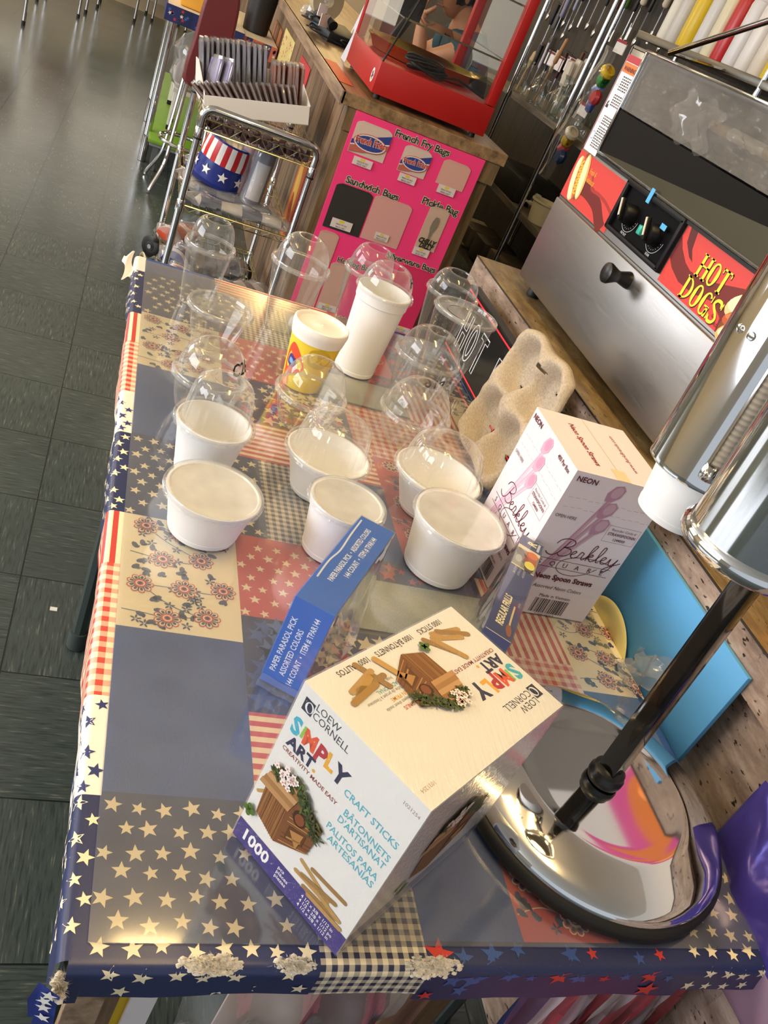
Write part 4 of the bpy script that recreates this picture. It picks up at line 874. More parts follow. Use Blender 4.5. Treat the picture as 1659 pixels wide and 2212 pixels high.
for j in range(N):
    for i in range(N):
        a, b_ = (i + .5) / N, (j + .5) / N
        if any(abs((a - x) / w_) ** 2 + abs((b_ - y) / h_) ** 2 < 1 + .25 * math.sin(i * 1.7 + j * 2.3) for x, y, w_, h_ in HOLES): continue
        W = N + 1; fs.append([j * W + i, j * W + i + 1, (j + 1) * W + i + 1, (j + 1) * W + i])
mb.add(vs, fs, 'pulp'); fr = Frame(cc(.62, .075) + NN * .037, (P10 - P00), (P01 - P00)); mb.text(fr, '# 20510V', -.02, -.006, .016, '#4a4030', shear=.2, lift=0) if False else None
o = mb.build('tray', t_, smooth=60, recalc=True)
md = o.modifiers.new('wall', 'SOLIDIFY'); md.thickness = .0028; md.offset = -1
fr = Frame(cc(.20, .035) + NN * .0335, (P10 - P00), (P01 - P00), .0002)
MB().text(fr, '# 20510N', .01, .002, .015, '#3c3326', lift=10, shear=.2, bold=-.005).build('handwriting', o, smooth=0)
# orange ball on the counter, purple foil bag hanging below
t_ = thing('orange_ball', 'small bright orange ball on the counter at the frame edge', 'ball', (.858, .325, .968)); MB().lathe([(.028 * math.sin(PI * k / 14), -.028 * math.cos(PI * k / 14)) for k in range(15)], P('#e8792a', .5, var=.3), seg=24, mod=lambda a, r, z: r * (1 + .04 * math.cos(a * 8))).build('ball_body', t_); MB().tube([(0, 0, .027), (.003, 0, .036)], .003, '#6a7a2a').build('stalk', t_)
t_ = thing('foil_bag', 'shiny purple and pink foil bag hanging at the table end below the counter', 'bag', (.794, .015, .725))
def bagf(a, b_):
    x, y = (a - .5) * .30, (b_ - .5) * .22; e = math.sin(PI * a) ** .6 * math.sin(PI * b_) ** .5
    return V(-.050 * e - .004 * math.sin(a * 23 + b_ * 11) * e, -x, y + .006 * math.sin(a * 13))
mb = MB(); mb.grid(lambda a, b_: bagf(a, b_), 30, 20, P('#4a3f9c', .18, .3)); n = len(mb.f)
mb.m = [P('#4a3f9c', .18, .3) if (k // 30) > 9 else P('#a98ba0', .25, .2) for k in range(n)]
mb.grid(lambda a, b_: V(.001, -(a - .5) * .30, (b_ - .5) * .22), 2, 2, P('#4a3f9c', .18, .3)); mb.build('bag_body', t_, smooth=80)
# ------------------------------------------------------------------ hot dog steamer on the counter
MX, MY0, MZ = .86, 1.553, .965
t_ = thing('hot_dog_steamer', 'stainless hot dog steamer with red HOT DOGS panels and glass upper door', 'food steamer', (MX, MY0, MZ))
fr = Frame((0, 0, 0), (0, -1, 0), (0, 0, 1))
RD, DK, YL = P('#d2423c', .35), P('#6e1f1c', .35), P('#f2dc3c', .4)
mb = MB(); L_, HT, DP = .83, .540, .36
mb.box((DP / 2, -L_ / 2, .1625), (DP, L_, .325), 'steel_brushed', bevel=.004)
mb.box((DP - .01, -L_ / 2, .43), (.02, L_, .215), 'steel_dark'); mb.box((DP / 2, -.004, .43), (DP, .008, .215), 'steel_brushed'); mb.box((DP / 2, -L_ + .004, .43), (DP, .008, .215), 'steel_brushed'); mb.box((DP / 2, -L_ / 2, .536), (DP, L_, .010), 'steel_brushed', bevel=.003)
mb.box((.010, -.042, .43), (.02, .080, .215), 'steel_brushed', bevel=.002); mb.box((.010, -L_ + .02, .43), (.02, .04, .215), 'steel_brushed')
mb.rect(fr, .0, .2065, L_, .2085, '#2b2826', 2)
# left red panel with a hot dog
def hotdog(mb, o, s, rot, lift, wy=1.0):
    c, q = math.cos(rot), math.sin(rot); g = lambda pts: [(o[0] + (a * c - b_ * wy * q) * s, o[1] + (a * q + b_ * wy * c) * s) for a, b_ in pts]
    el = lambda a, b_, x, y: [(x + a * math.cos(2 * PI * k / 22), y + b_ * math.sin(2 * PI * k / 22)) for k in range(22)]
    mb.pol(fr, g(el(.52, .16, .02, -.07)), '#7a3d1c', lift); mb.pol(fr, g(el(.50, .15, 0, .10)), '#e7c489', lift + 1); mb.pol(fr, g(el(.47, .11, .0, .135)), '#f4e2b4', lift + 2)
    mb.pol(fr, g(el(.485, .10, .01, .0)), '#b8502a', lift + 3); mb.pol(fr, g(el(.45, .05, .01, .025)), '#d7763f', lift + 4)
    mb.pol(fr, g(el(.50, .125, .0, -.13)), '#dca95f', lift + 5); mb.pol(fr, g(el(.47, .085, .0, -.115)), '#f3dfae', lift + 6)
    mb.stroke(fr, g([(-.36 + .06 * k, .012 + (.055 if k % 2 else -.045)) for k in range(13)]), .042 * s, '#e9b92c', lift + 7)
mb.rect(fr, .002, .2095, .268, .315, RD, 3); mb.stroke(fr, [(.066, .250), (.12, .252), (.18, .243), (.22, .222), (.245, .2095)], .030, DK, 4); mb.stroke(fr, [(.110, .285), (.13, .262), (.17, .262), (.215, .258), (.267, .245)], .007, '#a32a26', 5)
hotdog(mb, (.052, .263), .100, PI / 2 + .36, 6, 1.45)
mb.text(fr, 'Fresh &', .085, .284, .016, '#e6a52f', bold=.01, sx=.72, lift=6, shear=.25); mb.text(fr, 'Delicious', .081, .266, .018, '#e6a52f', bold=.01, sx=.72, lift=6, shear=.25)
# right red panel
mb.rect(fr, .524, .2135, .800, .322, RD, 3)
mb.pol(fr, [(.524, .300), (.545, .283), (.575, .268), (.60, .262), (.66, .268), (.72, .285), (.80, .308), (.80, .322), (.80, .2135), (.745, .2135), (.738, .235), (.70, .2475), (.64, .236), (.585, .235), (.545, .246), (.524, .258)], DK, 4)
mb.pol(fr, [(.535, .322), (.547, .296), (.575, .279), (.592, .275), (.572, .292), (.560, .322)], P('#5a1a18', .35), 4)
def serif(mb, txt, x, y, h_, wd, mat, lift):
    """tall condensed capitals with slab serifs"""
    for ch in txt:
        a, b_ = x, x + wd; st = h_ * .19; th = h_ * .08
        def bar(p, q, w_): mb.stroke(fr, [p, q], w_, mat, lift, smooth=False)
        def ser(cx_, yy): bar((cx_ - st * .95, yy), (cx_ + st * .95, yy), th * .8)
        if ch == 'H':
            for c in (a + st / 2, b_ - st / 2): bar((c, y), (c, y + h_), st); ser(c, y + th * .4); ser(c, y + h_ - th * .4)
            bar((a, y + h_ * .52), (b_, y + h_ * .52), th)
        elif ch == 'O':
            for k in range(24):
                p, q = 2 * PI * k / 24, 2 * PI * (k + 1) / 24; f = lambda t, w_: ((a + b_) / 2 + (wd / 2 - w_ * abs(math.cos(t)) * st - w_ * th * .4) * math.cos(t), y + h_ / 2 + (h_ / 2 - w_ * th) * math.sin(t)); mb.pol(fr, [f(p, 0), f(q, 0), f(q, 1), f(p, 1)], mat, lift)
        elif ch == 'T': c = (a + b_) / 2; bar((c, y), (c, y + h_), st); ser(c, y + th * .4); bar((a, y + h_ - th * .5), (b_, y + h_ - th * .5), th); bar((a + th * .4, y + h_), (a + th * .4, y + h_ * .78), th * .8); bar((b_ - th * .4, y + h_), (b_ - th * .4, y + h_ * .78), th * .8)
        elif ch == 'D':
            bar((a + st / 2, y), (a + st / 2, y + h_), st); ser(a + st * .5, y + th * .4); ser(a + st * .5, y + h_ - th * .4)
            for k in range(14):
                p, q = -PI / 2 + PI * k / 14, -PI / 2 + PI * (k + 1) / 14; f = lambda t, w_: (a + st * .4 + (wd - st * .4 - w_ * st * max(0, math.cos(t))) * math.cos(t) * (1 if w_ == 0 else 1), y + h_ / 2 + (h_ / 2 - w_ * th) * math.sin(t)); mb.pol(fr, [f(p, 0), f(q, 0), f(q, 1), f(p, 1)], mat, lift)
        elif ch == 'G':
            for k in range(20):
                t0 = .75 + k * (2 * PI - 1.2) / 20; t1 = .75 + (k + 1) * (2 * PI - 1.2) / 20; f = lambda t, w_: ((a + b_) / 2 + (wd / 2 - w_ * abs(math.cos(t)) * st - w_ * th * .4) * math.cos(t), y + h_ / 2 + (h_ / 2 - w_ * th) * math.sin(t)); mb.pol(fr, [f(t0, 0), f(t1, 0), f(t1, 1), f(t0, 1)], mat, lift)
            bar((b_ - st * .45, y + h_ * .02), (b_ - st * .45, y + h_ * .44), st * .9); bar((a + wd * .52, y + h_ * .44), (b_ + .001, y + h_ * .44), th); bar((b_ - th * .4, y + h_ * .98), (b_ - th * .4, y + h_ * .68), th * .8)
        elif ch == 'S':
            mb.stroke(fr, [(b_ - st * .4, y + h_ * .76), (b_ - wd * .30, y + h_ * .94), (a + wd * .30, y + h_ * .93), (a + st * .45, y + h_ * .74), (a + wd * .40, y + h_ * .56), (b_ - wd * .32, y + h_ * .44), (b_ - st * .45, y + h_ * .25), (b_ - wd * .30, y + h_ * .07), (a + wd * .30, y + h_ * .05), (a + st * .4, y + h_ * .24)], st * .72, mat, lift); bar((b_ - th * .4, y + h_ * .97), (b_ - th * .4, y + h_ * .70), th * .8); bar((a + th * .4, y + h_ * .03), (a + th * .4, y + h_ * .3), th * .8)
        x += wd * 1.13
for dx, mt, lf in ((.0016, P('#3b1311', .4), 7), (0, YL, 9)):
    serif(mb, 'HOT', .617 + dx, .262 - dx, .040, .029, mt, lf); serif(mb, 'DOGS', .607 + dx, .2175 - dx, .040, .0285, mt, lf)
hotdog(mb, (.812, .262), .150, .35, 10, 1.25)
mb.text(fr, 'GOLD', .722, .2195, .008, '#3b1311', lift=6, bold=.01); mb.text(fr, 'GB', .716, .228, .007, '#3b1311', lift=6, bold=.01)
# warning strip on the post
mb.rect(fr, .004, .318, .078, .522, P('#b23440', .5), 3); mb.rect(fr, .007, .318, .075, .508, P('#f1eef0', .5), 4); mb.rect(fr, .008, .487, .074, .507, P('#e3773a', .5), 5); mb.text(fr, 'WARNING', .041, .4915, .012, '#3a1a10', 'C', lift=7, bold=.03)
for y0, n in ((.478, 6), (.440, 5), (.395, 4), (.372, 9)):
    for k in range(n):
        rnd = random.Random(k * 7 + n); q = .028
        while q < .068: ln = rnd.uniform(.004, .009); mb.rect(fr, q, y0 - .0052 * k, min(q + ln, .070), y0 - .0052 * k + .0028, '#4a474c', 6); q += ln + .002
for yy in (.470, .390): mb.stroke(fr, [(.011, yy - .01), (.017, yy + .004), (.023, yy - .01)], .0012, '#2a282c', 6, smooth=False, closed=True)
mb.pol(fr, [(.010, .412), (.024, .412), (.022, .420), (.016, .418), (.020, .428), (.012, .424)], '#2a282c', 6); mb.ell(fr, .018, .352, .009, .009, '#5b86c4', 6); mb.ell(fr, .018, .352, .0075, .0075, '#eef0f6', 7)
# chamber seen through the glass
mb.box((.20, -.42, .330), (.28, .70, .006), 'steel_dark')
for k in range(16): mb.tube([(.05, -.10 - .043 * k, .395), (.32, -.10 - .043 * k, .395)], .003, 'chrome', seg=6)
mb.tube([(.06, -.09, .40), (.06, -.76, .40)], .004, 'chrome', seg=6).tube([(.20, -.12, .47), (.20, -.45, .47)], .012, P('#c9a06a', .4), seg=12).tube([(.20, -.20, .47), (.20, -.34, .47)], .0125, P('#e8d9c0', .4), seg=12)
mb.build('body', t_, smooth=30)
d = MB(); d.box((-.004, -.398, .1035), (.010, .782, .199), 'steel_brushed', bevel=.004); 
do = d.build('front_door', t_)
MB().lathe([(0, .058), (.013, .058), (.0195, .054), (.020, .048), (.0125, .030), (.011, .024), (.0165, .004), (.0165, 0)], P('#101010', .35), T(-.008, -.452, .178) @ Rm(-PI / 2, 'Y'), 28).build('door_knob', do)
c = MB(); PB = P('#121216', .45, spec=.2)
c.box((-.004, -.394, .2268 + .001), (.012, .252, .010), PB, bevel=.003).box((-.004, -.394, .322), (.012, .252, .012), PB, bevel=.003).box((-.004, -.2735, .2745), (.012, .012, .1), PB, bevel=.003).box((-.004, -.5145, .2745), (.012, .012, .1), PB, bevel=.003)
c.rect(fr, .275, .229, .513, .320, P('#060608', .6, spec=.1), 3)
f2 = Frame((-.0006, 0, 0), (0, -1, 0), (0, 0, 1))
for cx_, nm in ((.337, 'FRONT'), (.452, 'REAR')):
    c.stroke(f2, [(cx_ + .032 * math.cos(a), .272 + .032 * math.sin(a)) for a in [2.9 + .25 * k for k in range(14)]], .0009, '#cfcfd2', 2)
    for k in range(12): a = 2.9 + .28 * k; c.ell(f2, cx_ + .026 * math.cos(a), .272 + .026 * math.sin(a), .0008, .0008, '#cfcfd2', 2, 0, 6)
    c.text(f2, nm, cx_, .2315, .009, '#d8d8da', 'C', sx=.8)
c.box((-.003, -.394, .262), (.010, .014, .018), P('#2f9a86', .3, emit=.25), bevel=.002)
co = c.build('control_panel', t_)
for cx_ in (.337, .452):
    k = MB().lathe([(0, .026), (.016, .026), (.019, .022), (.021, 0)], P('#0a0a0c', .4, spec=.25), T(0, -cx_, .272) @ Rm(-PI / 2, 'Y'), 28).box((-.030, -cx_ - .004, .276), (.010, .007, .044), P('#0a0a0c', .4, spec=.25), T(0, -cx_, .272) @ Rm(-.5, 'X') @ T(0, cx_, -.272), bevel=.002).box((-.0355, -cx_ - .004, .280), (.002, .004, .034), '#d9d2c2', T(0, -cx_, .272) @ Rm(-.5, 'X') @ T(0, cx_, -.272)); k.build('dial', co)
for (x0, y0, x1, y1) in ((.372, .310, .385, .338), (.462, .289, .482, .299)):
    MB().box((-.0115, -(x0 + x1) / 2, (y0 + y1) / 2), (.001, x1 - x0, y1 - y0), P('#57aee6', .6), bevel=0).build('painters_tape', co, smooth=0)
g = MB(); BKP = P('#100d09', .55, spec=.12); g.add([(-.004, -.092, .334), (-.004, -.092, .422), (-.004, -.774, .422), (-.004, -.774, .392)], [[0, 1, 2, 3]], BKP); g.box((-.003, -.433, .482), (.004, .682, .112), 'glass_scuffed'); g.box((-.004, -.433, .5395), (.012, .70, .006), 'chrome', bevel=.002); g.box((-.005, -.088, .435), (.008, .006, .206), 'chrome', bevel=.001)
g.add([(-.002, -.088, .330), (-.004, -.092, .334), (-.004, -.774, .392), (-.002, -.774, .330)], [[0, 1, 2, 3]], P('#4a4534', .35, .4)); g.tube([(-.005, -.086, .331), (-.005, -.774, .331)], .003, 'chrome', seg=6).box((-.0045, -.43, .3245), (.002, .69, .006), '#0d0c0b')
g.grid(lambda a, b_: V(-.0062 - .0012 * math.sin(a * 9), -.30 - .15 * a - .02 * math.sin(b_ * 9), .428 + .080 * b_ + .008 * math.sin(a * 12)), 12, 8, 'film')
g.grid(lambda a, b_: V(.012 + .0035 * math.sin(a * 37 + b_ * 9) + .003 * math.sin(a * 91 + b_ * 31) + .002 * math.sin(b_ * 60), -.10 - .66 * a, .424 + .112 * b_), 90, 24, 'film')
g.build('glass_door', t_, smooth=30)
for yy in (-.05, -.78):
    for xx in (.03, .33): MB().lathe([(.016, -.0245), (.017, -.02), (.014, .0), (0, .0)], P('#101010', .5), T(xx, yy, 0), 16).build('foot', t_)

b = MB().box((2.262, 1.2, 2.33), (.01, .62, .36), P('#e0559a', .6), bevel=.002)  # unseen banner added for its pink reflection in the chrome base
f2 = Frame((2.2565, 1.51, 2.15), (0, -1, 0), (0, 0, 1)); b.ell(f2, .2, .17, .16, .09, '#e8823a', 2); b.ell(f2, .46, .2, .09, .1, '#f0a84a', 2)
tag(b.build('unseen_banner'), 'unseen pink and orange banner added high on the wall, mirrored in the chrome base', 'banner')
# ------------------------------------------------------------------ far counter with the pink sample board
random.seed(5)
t_ = thing('bar_counter', 'weathered wood counter with the pink bag board on its end', 'counter', (0, 0, 0))
MB().box((.885, 5.6, .50), (.57, 5.65, 1.0), 'wood_counter_side').build('body', t_, smooth=0)
MB().box((.885, 2.766, .50), (.57, .02, 1.0), 'wood_counter_end').box((.61, 2.755, .46), (.045, .02, .92), 'wood_counter_end').box((.885, 2.755, .962), (.60, .02, .075), 'wood_counter_end').build('end_panel', t_, smooth=0)
MB().box((.875, 5.58, 1.022), (.645, 5.68, .042), 'wood_counter_top', bevel=.002).box((.555, 5.58, 1.02), (.012, 5.68, .046), 'wood_counter_edge').build('worktop', t_, smooth=0)
t_ = thing('sample_board', 'bright pink board of paper bag samples on the end of the wood counter', 'display board', (.615, 2.738, 1.0))
PINK = P('#ff3f86', .6)
fr = Frame((0, -.004, 0), (1, 0, 0), (0, 0, 1), .0002)
mb = MB().box((.2525, 0, -.381), (.505, .006, .762), PINK)
def head(txt, x, y, sz, wd):
    vs, fs, w0 = text2d(txt, .012); sx_ = wd / (w0 * sz); mb.text(fr, txt, x, y, sz, '#d8c6b4', bold=.075, lift=2, sx=sx_, rot=0); mb.text(fr, txt, x, y, sz, '#23352c', bold=.012, lift=4, sx=sx_)
head('French Fry Bags', .152, -.032, .034, .215); head('Sandwich Bags', .043, -.236, .034, .207); head('Pickle Bag', .337, -.215, .036, .150); head('Hotdog Bags', .114, -.520, .030, .15); head('Silverware Bags', .288, -.446, .032, .208)
mb.build('board', t_, smooth=0)
KP, KP2 = P('#d9b7a4', .7), P('#cf9e94', .7)
def bag(x, y, w_, h_, mat, kind=None, labels=True, lab=(.02, -.03)):
    b = MB(); pts = [(x, y - h_), (x + w_, y - h_), (x + w_, y - .012), (x + w_ - .006, y - .006), (x + w_ - .02, y), (x + .02, y), (x + .006, y - .006), (x, y - .012)]
    b.add([fr(a, c, 6) + V(0, -.002 * math.sin(PI * (a - x) / w_), 0) for a, c in pts], [list(range(8))], mat)
    n = len(pts); b.add([fr(a, c, 0) for a, c in pts] + [fr(a, c, 6) for a, c in pts], [[i, (i + 1) % n, n + (i + 1) % n, n + i] for i in range(n)], mat)
    f2 = lambda a, c, l=1: fr(x + a * w_, y - h_ + c * h_, 18 + l)
    if kind == 'fries':
        q = lambda p, m_, l: b.add([f2(a, c, l) for a, c in p], [list(range(len(p)))], m_)
        q([(0, .26), (1, .60), (1, .86), (0, .40)], '#2f4590', 1); q([(0, .22), (1, .56), (1, .60), (0, .26)], '#efe6e0', 2); q([(0, .02), (.4, .10), (1, .40), (1, .56), (0, .22)], '#c4695a', 1)
        e = lambda a, c, rx, ry, m_, l: q([(a + rx * math.cos(k * PI / 10), c + ry * math.sin(k * PI / 10)) for k in range(20)], m_, l)
        e(.5, .42, .46, .27, '#c84a44', 3); e(.5, .42, .44, .25, '#efe3dc', 4); e(.5, .42, .40, .215, '#2f4590', 5)
        g = lambda a, c, l=1: fr(x + a, y - h_ + c, 18 + l); b.text(g, 'French Fries', .5 * w_, .38 * h_, .24 * w_, '#efe3dc', 'C', bold=.07, lift=7, sx=.68, rot=.05); b.text(g, 'French Fries', .5 * w_, .38 * h_, .24 * w_, '#c23a34', 'C', bold=.03, lift=9, sx=.68, rot=.05)
    elif kind == 'pickle':
        q = lambda p, m_, l: b.add([f2(a, c, l) for a, c in p], [list(range(len(p)))], m_); g = lambda a, c, l=1: fr(x + a, y - h_ + c, 18 + l)
        q([(.40, .42), (.55, .42), (.66, .55), (.66, .70), (.58, .78), (.44, .78), (.36, .66), (.34, .52)], '#857d6c', 1); q([(.45, .22), (.52, .22), (.55, .42), (.40, .42)], '#857d6c', 1)
        b.text(g, 'CHILLY', .5 * w_, .145 * h_, .026, '#1f2a1c', 'C', bold=.05, shear=.25, lift=4, sx=.8); b.text(g, 'DILLY', .54 * w_, .035 * h_, .026, '#1f2a1c', 'C', bold=.05, shear=.25, lift=4, sx=.8)
    o = b.build('paper_bag', t_, smooth=0)
    if labels:
        lx, ly, lw, lh = labels; k = MB(); k.add([fr(a, c, 26) for a, c in ((lx, ly - lh), (lx + lw, ly - lh), (lx + lw, ly), (lx, ly))], [[0, 1, 2, 3]], '#e4d6d2'); k.add([fr(a, c, 27) for a, c in ((lx + lw * .36, ly - lh * .34), (lx + lw * .60, ly - lh * .34), (lx + lw * .60, ly - lh * .08), (lx + lw * .36, ly - lh * .08))], [[0, 1, 2, 3]], '#e8cf2e')
        k.text(fr, labels4(x), lx + lw / 2, ly - lh * .62, .0085, '#4a3f3c', 'C', lift=28, sx=.62); k.text(fr, 'PRINTED 1/2000CT', lx + lw / 2, ly - lh * .93, .0085, '#4a3f3c', 'C', lift=28, sx=.55)
        k.build('price_label', o, smooth=0)
def labels4(x): return 'FRENCH FRY BAG' if x < .4 else 'PICKLE BAG'
bag(.014, -.023, .134, .110, P('#dcc4b6', .7), 'fries', (.042, -.139, .072, .028)); bag(.205, -.041, .106, .095, P('#dcc4b6', .7), 'fries', (.219, -.138, .067, .029)); bag(.358, -.039, .110, .091, P('#dba99b', .7), None, (.372, -.128, .070, .030))
bag(.018, -.243, .143, .166, P('#33302d', .6), None, (.043, -.366, .080, .034)); bag(.166, -.238, .150, .168, P('#dca39c', .7), None, (.215, -.365, .055, .027)); bag(.377, -.208, .082, .165, P('#cfb09c', .7), 'pickle', (.376, -.370, .066, .030))
bag(.018, -.420, .075, .30, P('#d2a898', .7), None, None); bag(.099, -.522, .082, .205, P('#d3ab9b', .7), None, (.104, -.690, .075, .026)); bag(.352, -.450, .150, .245, P('#e02f66', .7), None, (.42, -.690, .075, .026))
# ------------------------------------------------------------------ red display warmer on the far counter
t_ = thing('display_warmer', 'red food display warmer with clear glass sides on the far wood counter', 'food warmer', (.655, 2.80, 1.0455))
RM, RM2 = P('#ae1d1b', .38), P('#8f1614', .4)
mb = MB().box((.222, .29, .067), (.444, .58, .102), RM, bevel=.002); f2 = Frame((0, .58, .016), (0, -1, 0), (0, 0, 1)); mb.ell(f2, .515, .045, .021, .024, '#e9e2e0', 2); mb.ell(f2, .515, .045, .008, .009, '#4a3a44', 3); 
for k in range(5): mb.ell(f2, .515 + .011 * math.cos(k * 1.257), .045 + .012 * math.sin(k * 1.257), .005, .005, '#54434c', 3, 0, 8)
mb.build('base', t_)
for xx, yy in ((.426, .018), (.018, .562), (.426, .562)): MB().box((xx, yy, .45), (.034, .034, .66), RM, bevel=.002).build('pillar', t_)
MB().box((.222, .29, .80), (.444, .58, .06), RM, bevel=.003).build('top_cap', t_)
g = MB().add([(.004, .004, .118), (.41, .004, .118), (.41, .004, .77), (.004, .004, .77)], [[0, 1, 2, 3]], 'glass').add([(.004, .006, .118), (.004, .006, .77), (.004, .56, .77), (.004, .56, .118)], [[0, 1, 2, 3]], 'glass').add([(.436, .03, .118), (.436, .55, .118), (.436, .55, .77), (.436, .03, .77)], [[0, 1, 2, 3]], 'glass'); g.build('glass_panes', t_, smooth=0)
MB().tube([(.004, .004, .118), (.155, .004, .77)], .0035, '#14120f', seg=6).build('corner_seal', t_)
for z, nm in ((.262, 0), (.44, 1)): MB().box((.225, .28, z), (.39, .50, .004), 'glass').box((.225, .03, z), (.39, .003, .006), 'wire').build('glass_shelf', t_, smooth=0)
MB().lathe([(0, .002), (.17, .002), (.185, .03), (.20, .042), (.205, .040), (.19, .028), (.175, 0), (0, 0)], 'brass', T(.225, .34, .122), 48, mod=lambda a, r, z: r * (1 + .12 * math.cos(2 * a))).build('pan', t_)
mb = MB()
for k in range(7): mb.tube([(.175 + .07 * math.cos(a) + .012 * math.sin(k), .07 + .022 * math.sin(a) + .004 * k, .133 + .008 * k * .7 + .006 * math.sin(2 * a + k)) for a in [2 * PI * j / 20 for j in range(20)]], .0042, '#0d0c0c', seg=6, closed=True)
mb.tube([(.24, .06, .14), (.30, .07, .15), (.36, .07, .138), (.41, .06, .128)], .0042, '#0d0c0c', seg=6)
tag(mb.build('power_cord'), 'black power cord coiled and tied inside the red warmer', 'cord'); o = bpy.data.objects['power_cord']; o.location = (.655, 2.80, 1.0455)
for xx, yy in ((.03, .03), (.41, .03), (.03, .55), (.41, .55)): MB().lathe([(.012, 0), (.012, .017), (0, .017)], '#0e0e0e', T(xx, yy, 0), 12).build('foot', t_)
# sheets and oddments on the far counter top
CT = 1.0437
tag(MB().box((.585, 3.10, CT + .0008), (.05, .42, .0012), '#d9653a').build('orange_sheet', smooth=0), 'orange paper strip lying on the far counter edge beside the red warmer', 'paper')
t_ = thing('desk_phone', 'black desk phone with tangled cords and white tags on the far counter', 'phone', (.70, 4.0, CT), .3)
MB().box((0, 0, .030), (.17, .20, .05), '#141417', Rm(.12, 'X'), bevel=.008).build('base', t_); MB().tube([(-.07, -.09, .065), (-.075, -.05, .08), (-.075, .05, .08), (-.07, .09, .065)], [.022, .014, .014, .022], '#1a1a1e', seg=12).build('handset', t_)
mb = MB(); rnd = random.Random(2)
for k in range(5): mb.tube(catmull([(rnd.uniform(-.16, .16), rnd.uniform(-.22, .15), .006 + rnd.uniform(0, .05)) for j in range(6)], 6), .0035, ['#101012', '#101012', '#4f7f9c', '#101012', '#1a1a1c'][k], seg=6)
mb.build('cord', t_)
for x, y, z, c in ((-.10, .02, .10, '#efe4e8'), (-.12, -.03, .07, '#e9d2cc')): MB().box((x, y, z), (.05, .004, .05), c, Rm(.3, 'Z')).build('paper_tag', t_, smooth=0)
t_ = thing('tape_dispenser', 'round tape reel dispenser on the far counter behind the phone', 'tape dispenser', (.72, 4.62, CT), .4); MB().lathe([(.03, -.02), (.09, -.02), (.09, .02), (.03, .02), (.03, -.02)], '#c4b899', T(0, 0, .10) @ Rm(PI / 2, 'X'), 32).build('reel', t_); MB().box((0, 0, .012), (.16, .06, .022), '#2a2622', bevel=.003).build('base', t_)
t_ = thing('monitor_stand', 'black angled stand beside the red warmer on the far counter', 'stand', (.93, 4.02, CT)); MB().box((0, .02, .010), (.16, .14, .018), '#121214', bevel=.004).build('base', t_); MB().box((0, .03, .15), (.04, .03, .30), '#151518', Rm(.35, 'Y'), bevel=.004).build('arm', t_); MB().box((.07, .05, .36), (.12, .05, .30), '#17171a', bevel=.006).build('screen_back', t_)
b = MB().grid(lambda a, c: V(.64 + .10 * a + .02 * math.sin(c * 15), 4.55 + .22 * c, CT + .004 + .16 * a * (1 - .4 * c) + .02 * math.sin(a * 17 + c * 8)), 12, 12, 'bag_film'); tag(b.build('plastic_bag'), 'crumpled clear plastic bag on the far end of the wood counter', 'bag')
b = MB().grid(lambda a, c: V(.668 + .03 * a, 3.42 + .10 * c, CT + .11 + .20 * a + .012 * math.sin(c * 12)), 8, 8, P('#cfcfe0', .25)); b.grid(lambda a, c: V(.66 + .02 * a, 3.42 + .10 * c, CT + .001 + .11 * a), 2, 2, P('#cfcfe0', .25)); tag(b.build('bagged_pouch'), 'pale lilac plastic pouch standing against the red warmer', 'pouch')
for y0, y1, z0, z1, c, nm, lb in ((3.75, 4.08, .74, .93, '#c0343c', 'red_sign', 'plain red paper sign on the side of the wood counter'), (4.40, 4.85, .70, .93, '#e0cf8a', 'yellow_sign', 'yellow dotted paper sign on the side of the wood counter'), (4.95, 5.35, .62, .90, '#8a4f34', 'brown_poster', 'brown striped poster on the side of the wood counter'), (3.05, 3.30, .36, .72, '#d9772e', 'snack_poster', 'orange snack poster low on the counter side behind the cart')):
    f2 = Frame((.5955, y1, z0), (0, -1, 0), (0, 0, 1)); b = MB().box((.597, (y0 + y1) / 2, (z0 + z1) / 2), (.003, y1 - y0, z1 - z0), c)
    if nm == 'yellow_sign':
        for k in range(40): b.ell(f2, random.uniform(.02, .43), random.uniform(.02, .21), .009, .006, '#c04a6a', 2, 0, 8)
    if nm == 'brown_poster':
        for k in range(7): b.rect(f2, .02 + .055 * k, .01, .04 + .055 * k, .27, ['#c98a4a', '#5c2c22', '#d8a668'][k % 3], 2)
    if nm == 'snack_poster': b.rect(f2, .17, 0, .25, .36, '#b3202a', 2); b.ell(f2, .08, .2, .05, .12, '#f2c25a', 2, .2); b.ell(f2, .09, .1, .03, .09, '#a8471c', 3, .4); b.rect(f2, .0, .02, .06, .06, '#e8c22a', 3)
    tag(b.build(nm, smooth=0), lb, 'sign')
# ------------------------------------------------------------------ wire utility cart
CX0, CX1, CY0, CY1 = .135, .540, 2.76, 3.46
t_ = thing('utility_cart', 'chrome wire utility cart on black casters between table and wood counter', 'cart', (0, 0, 0))
for x in (CX0, CX1):
    for y in (CY0, CY1): MB().tube([(x, y, .12), (x, y, .79)], .0125, 'chrome', seg=16).lathe([(.0155, 0), (.0155, .03), (.0125, .035)], 'chrome', T(x, y, .735), 16).lathe([(.0142, 0), (.0142, .008)], '#1c1b1a', T(x, y, .728), 16).lathe([(.0155, 0), (.0155, .035), (.0125, .04)], 'chrome', T(x, y, .475), 16).build('post', t_)
def handle(y): 
    pts = [(CX0, y, .77), (CX0, y, .80)] + [(CX0 + .035 * (1 - math.cos(a)), y, .80 + .035 * math.sin(a)) for a in (.4, .8, 1.2, PI / 2)] + [(CX1 - .035 * (1 - math.cos(a)), y, .80 + .035 * math.sin(a)) for a in (PI / 2, 1.2, .8, .4)] + [(CX1, y, .80), (CX1, y, .77)]
    MB().tube(pts, .0145, 'chrome', seg=16).build('handle', t_, smooth=60)
